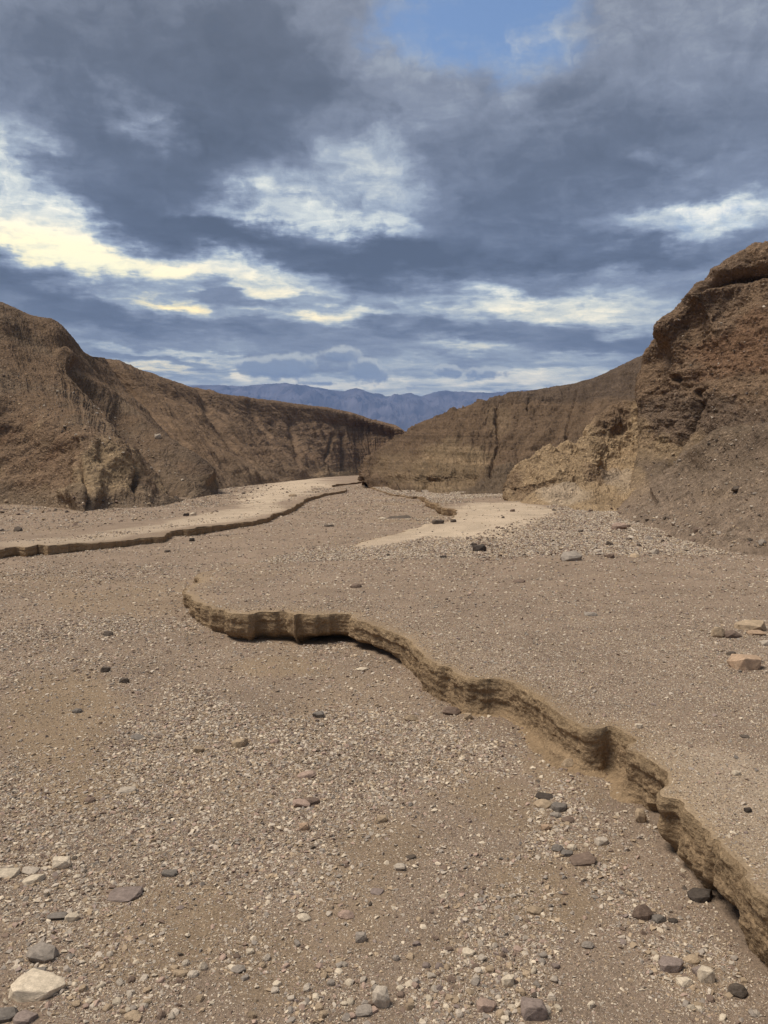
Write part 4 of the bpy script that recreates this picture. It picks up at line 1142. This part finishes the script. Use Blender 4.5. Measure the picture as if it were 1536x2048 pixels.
# ---- dark rubble at the foot of the right slope, loose stones below the left hillside
def scatter_px(n, quad, smin, smax, pw, tn, zn):
    a = np.array(quad, float); u, v = RNG.random(n), RNG.random(n)
    q = (a[0] * ((1 - u) * (1 - v))[:, None] + a[1] * (u * (1 - v))[:, None] + a[2] * (u * v)[:, None] + a[3] * ((1 - u) * v)[:, None])
    X, D_ = hits_px(q[:, 0], q[:, 1])
    X = X[np.isfinite(D_)]; n = len(X); s = smin * (1 - RNG.random(n)) ** (-1 / pw); s = np.minimum(s, smax)
    return X, s, RNG.choice([names.index(t_) for t_ in tn], n), [zn] * n
extra = [
 scatter_px(2200, [(930,1058),(1120,1022),(1330,1085),(960,1108)], .020, .085, 2.1, ['brown','brown','dark','grey','tan','brown'], 'rubble'),
 scatter_px(1300, [(1100,1020),(1260,1010),(1536,1090),(1200,1110)], .018, .14, 1.8, ['grey','brown','dark','pale','tan'], 'talus'),
 scatter_px(3500, [(1270,1000),(1536,840),(1536,1095),(1300,1070)], .012, .09, 2.3, ['grey','brown','dark','pale','tan'], 'talus'),
 scatter_px(1500, [(1290,640),(1536,510),(1536,860),(1290,960)], .02, .13, 2.2, ['grey','brown','dark','pale','tan'], 'cliff'),
 scatter_px(500, [(0,1000),(420,988),(440,1022),(0,1060)], .03, .18, 2.0, ['grey','brown','dark','pale','tan'], 'leftfoot'),
 scatter_px(1500, [(0,720),(190,800),(400,975),(0,820)], .025, .16, 2.6, ['grey','brown','dark','pale','tan'], 'leftslope'),
 scatter_px(160, [(430,985),(560,962),(600,975),(500,1000)], .04, .22, 2.0, ['brown','dark','grey'], 'leftfoot'),
]
for X, s_, t_, z_ in extra:
    gx = np.r_[gx, X[:, 0]]; gy = np.r_[gy, X[:, 1]]; gz = np.r_[gz, X[:, 2]]; gs = np.r_[gs, s_]; gt = np.r_[gt, t_]; zone = np.r_[zone, z_]
    flatz = np.r_[flatz, RNG.uniform(.5, .9, len(s_))]
n = len(gx)
asp = RNG.uniform(.6, 1.0, n)
scl = np.stack([gs * 1.15, gs * 1.15 * asp, gs * flatz], 1)
rot = np.stack([RNG.normal(0, .25, n), RNG.normal(0, .25, n), RNG.uniform(0, 6.283, n)], 1)
tint = np.array([TINTS[k] for k in names])[gt] * RNG.uniform(.82, 1.2, (n, 1))
loc = np.stack([gx, gy, gz + scl[:, 2] * .14], 1)
# the stones that show largest become objects of their own
vx, vy = proj(loc); dist = np.linalg.norm(loc - [0, 0, CAMZ], axis=1)
show = np.where((vx > 4) & (vx < 1532) & (vy < 2040) & (loc[:, 1] > .5), gs / dist, 0)
order = np.argsort(-show); top = order[:150]; rest = order[150:]
word = {'cream': 'cream', 'pale': 'pale', 'tan': 'tan', 'grey': 'grey', 'brown': 'brown', 'pink': 'pinkish', 'purple': 'purplish', 'dark': 'dark', 'slate': 'slate grey'}
import re
def short(lab):
    lab = re.split(r',| with | by | in | at | on | of | behind | beside | among | alone | lying | resting | below | under | between | from | facing | against | touching | half | cut | just | leaning | standing | tilted | tucked | perched | sticking | that ', lab)[0]
    return lab
NT = [(q[0], q[1] - q[3] * .4, short(q[7])) for q in NOTABLE if q[2]]
where = {'wash': 'wash gravel', 'terrace': 'gravel terrace', 'left': 'left terrace', 'rubble': 'dark rubble', 'talus': 'right talus', 'cliff': 'right cliff', 'leftfoot': 'ground below the left hillside', 'leftslope': 'left hillside'}
used = {}
for i in top:
    zn = str(zone[i]); wd = word[names[gt[i]]]
    dd_ = [math.hypot(vx[i] - a_, vy[i] - b_) for a_, b_, _ in NT]; j = int(np.argmin(dd_)); a_, b_, sh = NT[j]
    dx, dy = vx[i] - a_, vy[i] - b_
    rel = ('right of' if dx > 0 else 'left of') if abs(dx) > 2 * abs(dy) else ('below' if dy > 0 else 'above') if abs(dy) > 2 * abs(dx) else ('%s and %s of' % ('below' if dy > 0 else 'above', 'right' if dx > 0 else 'left'))
    dist_w = 'just ' if dd_[j] < 45 else 'well ' if dd_[j] > 120 else ''
    shp = 'flat' if flatz[i] < .56 else 'chunky' if flatz[i] > .74 else 'small'
    lab = '%s %s pebble %s%s the %s' % (shp, wd, dist_w, rel, sh)
    used[lab] = used.get(lab, 0) + 1
    if used[lab] > 1: lab = lab.replace(' pebble', ' pebble, %s one' % ('farther', 'third nearest', 'fourth nearest', 'fifth nearest')[min(used[lab] - 2, 3)])
    o = rock_obj('stone', BLOCKS[int(i) % len(BLOCKS)], loc[i], scl[i] * np.array([1, 1, 1.1]), rot[i][2], tint[i], (rot[i][0], rot[i][1]))
    o['label'] = ' '.join(lab.split()[:16]); o['category'] = 'stone'; o['group'] = 'loose stones on the ' + where[zn]
def instanced(name, idx, label, cat):
    me = bpy.data.meshes.new(name); me.vertices.add(len(idx)); me.vertices.foreach_set('co', loc[idx].astype(np.float32).ravel())
    def at(nm, typ, key, arr): a = me.attributes.new(nm, typ, 'POINT'); a.data.foreach_set(key, arr.ravel())
    at('size', 'FLOAT_VECTOR', 'vector', scl[idx].astype(np.float32)); at('turn', 'FLOAT_VECTOR', 'vector', rot[idx].astype(np.float32))
    c4 = np.ones((len(idx), 4), np.float32); c4[:, :3] = tint[idx]; at('tint', 'FLOAT_COLOR', 'color', c4)
    at('pick', 'INT', 'value', RNG.integers(0, len(FINE), len(idx)).astype(np.int32))
    o = bpy.data.objects.new(name, me); COL.objects.link(o)
    o['kind'] = 'stuff'; o['label'] = label; o['category'] = cat
    ng = bpy.data.node_groups.new('scatter', 'GeometryNodeTree')
    ng.interface.new_socket('Geometry', in_out='INPUT', socket_type='NodeSocketGeometry')
    ng.interface.new_socket('Geometry', in_out='OUTPUT', socket_type='NodeSocketGeometry')
    nn, ll = ng.nodes, ng.links
    gi = nn.new('NodeGroupInput'); go = nn.new('NodeGroupOutput')
    iop = nn.new('GeometryNodeInstanceOnPoints'); ci = nn.new('GeometryNodeCollectionInfo')
    ci.inputs['Collection'].default_value = PROTO; ci.inputs['Separate Children'].default_value = True; ci.inputs['Reset Children'].default_value = True
    def na(nm, dt):
        a = nn.new('GeometryNodeInputNamedAttribute'); a.data_type = dt; a.inputs['Name'].default_value = nm; return a.outputs['Attribute']
    ll.new(gi.outputs[0], iop.inputs['Points']); ll.new(ci.outputs[0], iop.inputs['Instance'])
    iop.inputs['Pick Instance'].default_value = True
    ll.new(na('pick', 'INT'), iop.inputs['Instance Index'])
    e2 = nn.new('FunctionNodeEulerToRotation'); ll.new(na('turn', 'FLOAT_VECTOR'), e2.inputs[0]); ll.new(e2.outputs[0], iop.inputs['Rotation'])
    ll.new(na('size', 'FLOAT_VECTOR'), iop.inputs['Scale'])
    ll.new(iop.outputs[0], go.inputs[0])
    md = o.modifiers.new('scatter', 'NODES'); md.node_group = ng
    return o
PROTO = bpy.data.collections.new('pebble_shapes')
for me in FINE: PROTO.objects.link(bpy.data.objects.new('pebble', me))
instanced('gravel', rest, 'loose mixed gravel of cream, grey and brown pebbles over the wash', 'gravel')
print('stones', len(rest))

# ------------------------------------------------------------------ air: the far range fades to blue
hz = bpy.data.meshes.new('haze'); bm = bmesh.new(); bmesh.ops.create_cube(bm, size=1.0); bm.to_mesh(hz); bm.free()
ho = bpy.data.objects.new('haze', hz); COL.objects.link(ho)
ho.scale = (9000, 9000, 345); ho.location = (0, 0, 345 / 2 - 30)
ho['kind'] = 'stuff'; ho['label'] = 'thin blue air veiling the distant mountains'; ho['category'] = 'haze'
m = bpy.data.materials.new('air'); m.use_nodes = True; n_ = N(m.node_tree); n_.n.clear()
pv = n_.new('ShaderNodeVolumePrincipled'); pv.inputs['Color'].default_value = (.34, .54, 1.0, 1); pv.inputs['Density'].default_value = 2.3e-4
om = n_.new('ShaderNodeOutputMaterial'); n_.l.new(pv.outputs[0], om.inputs['Volume'])
hz.materials.append(m)
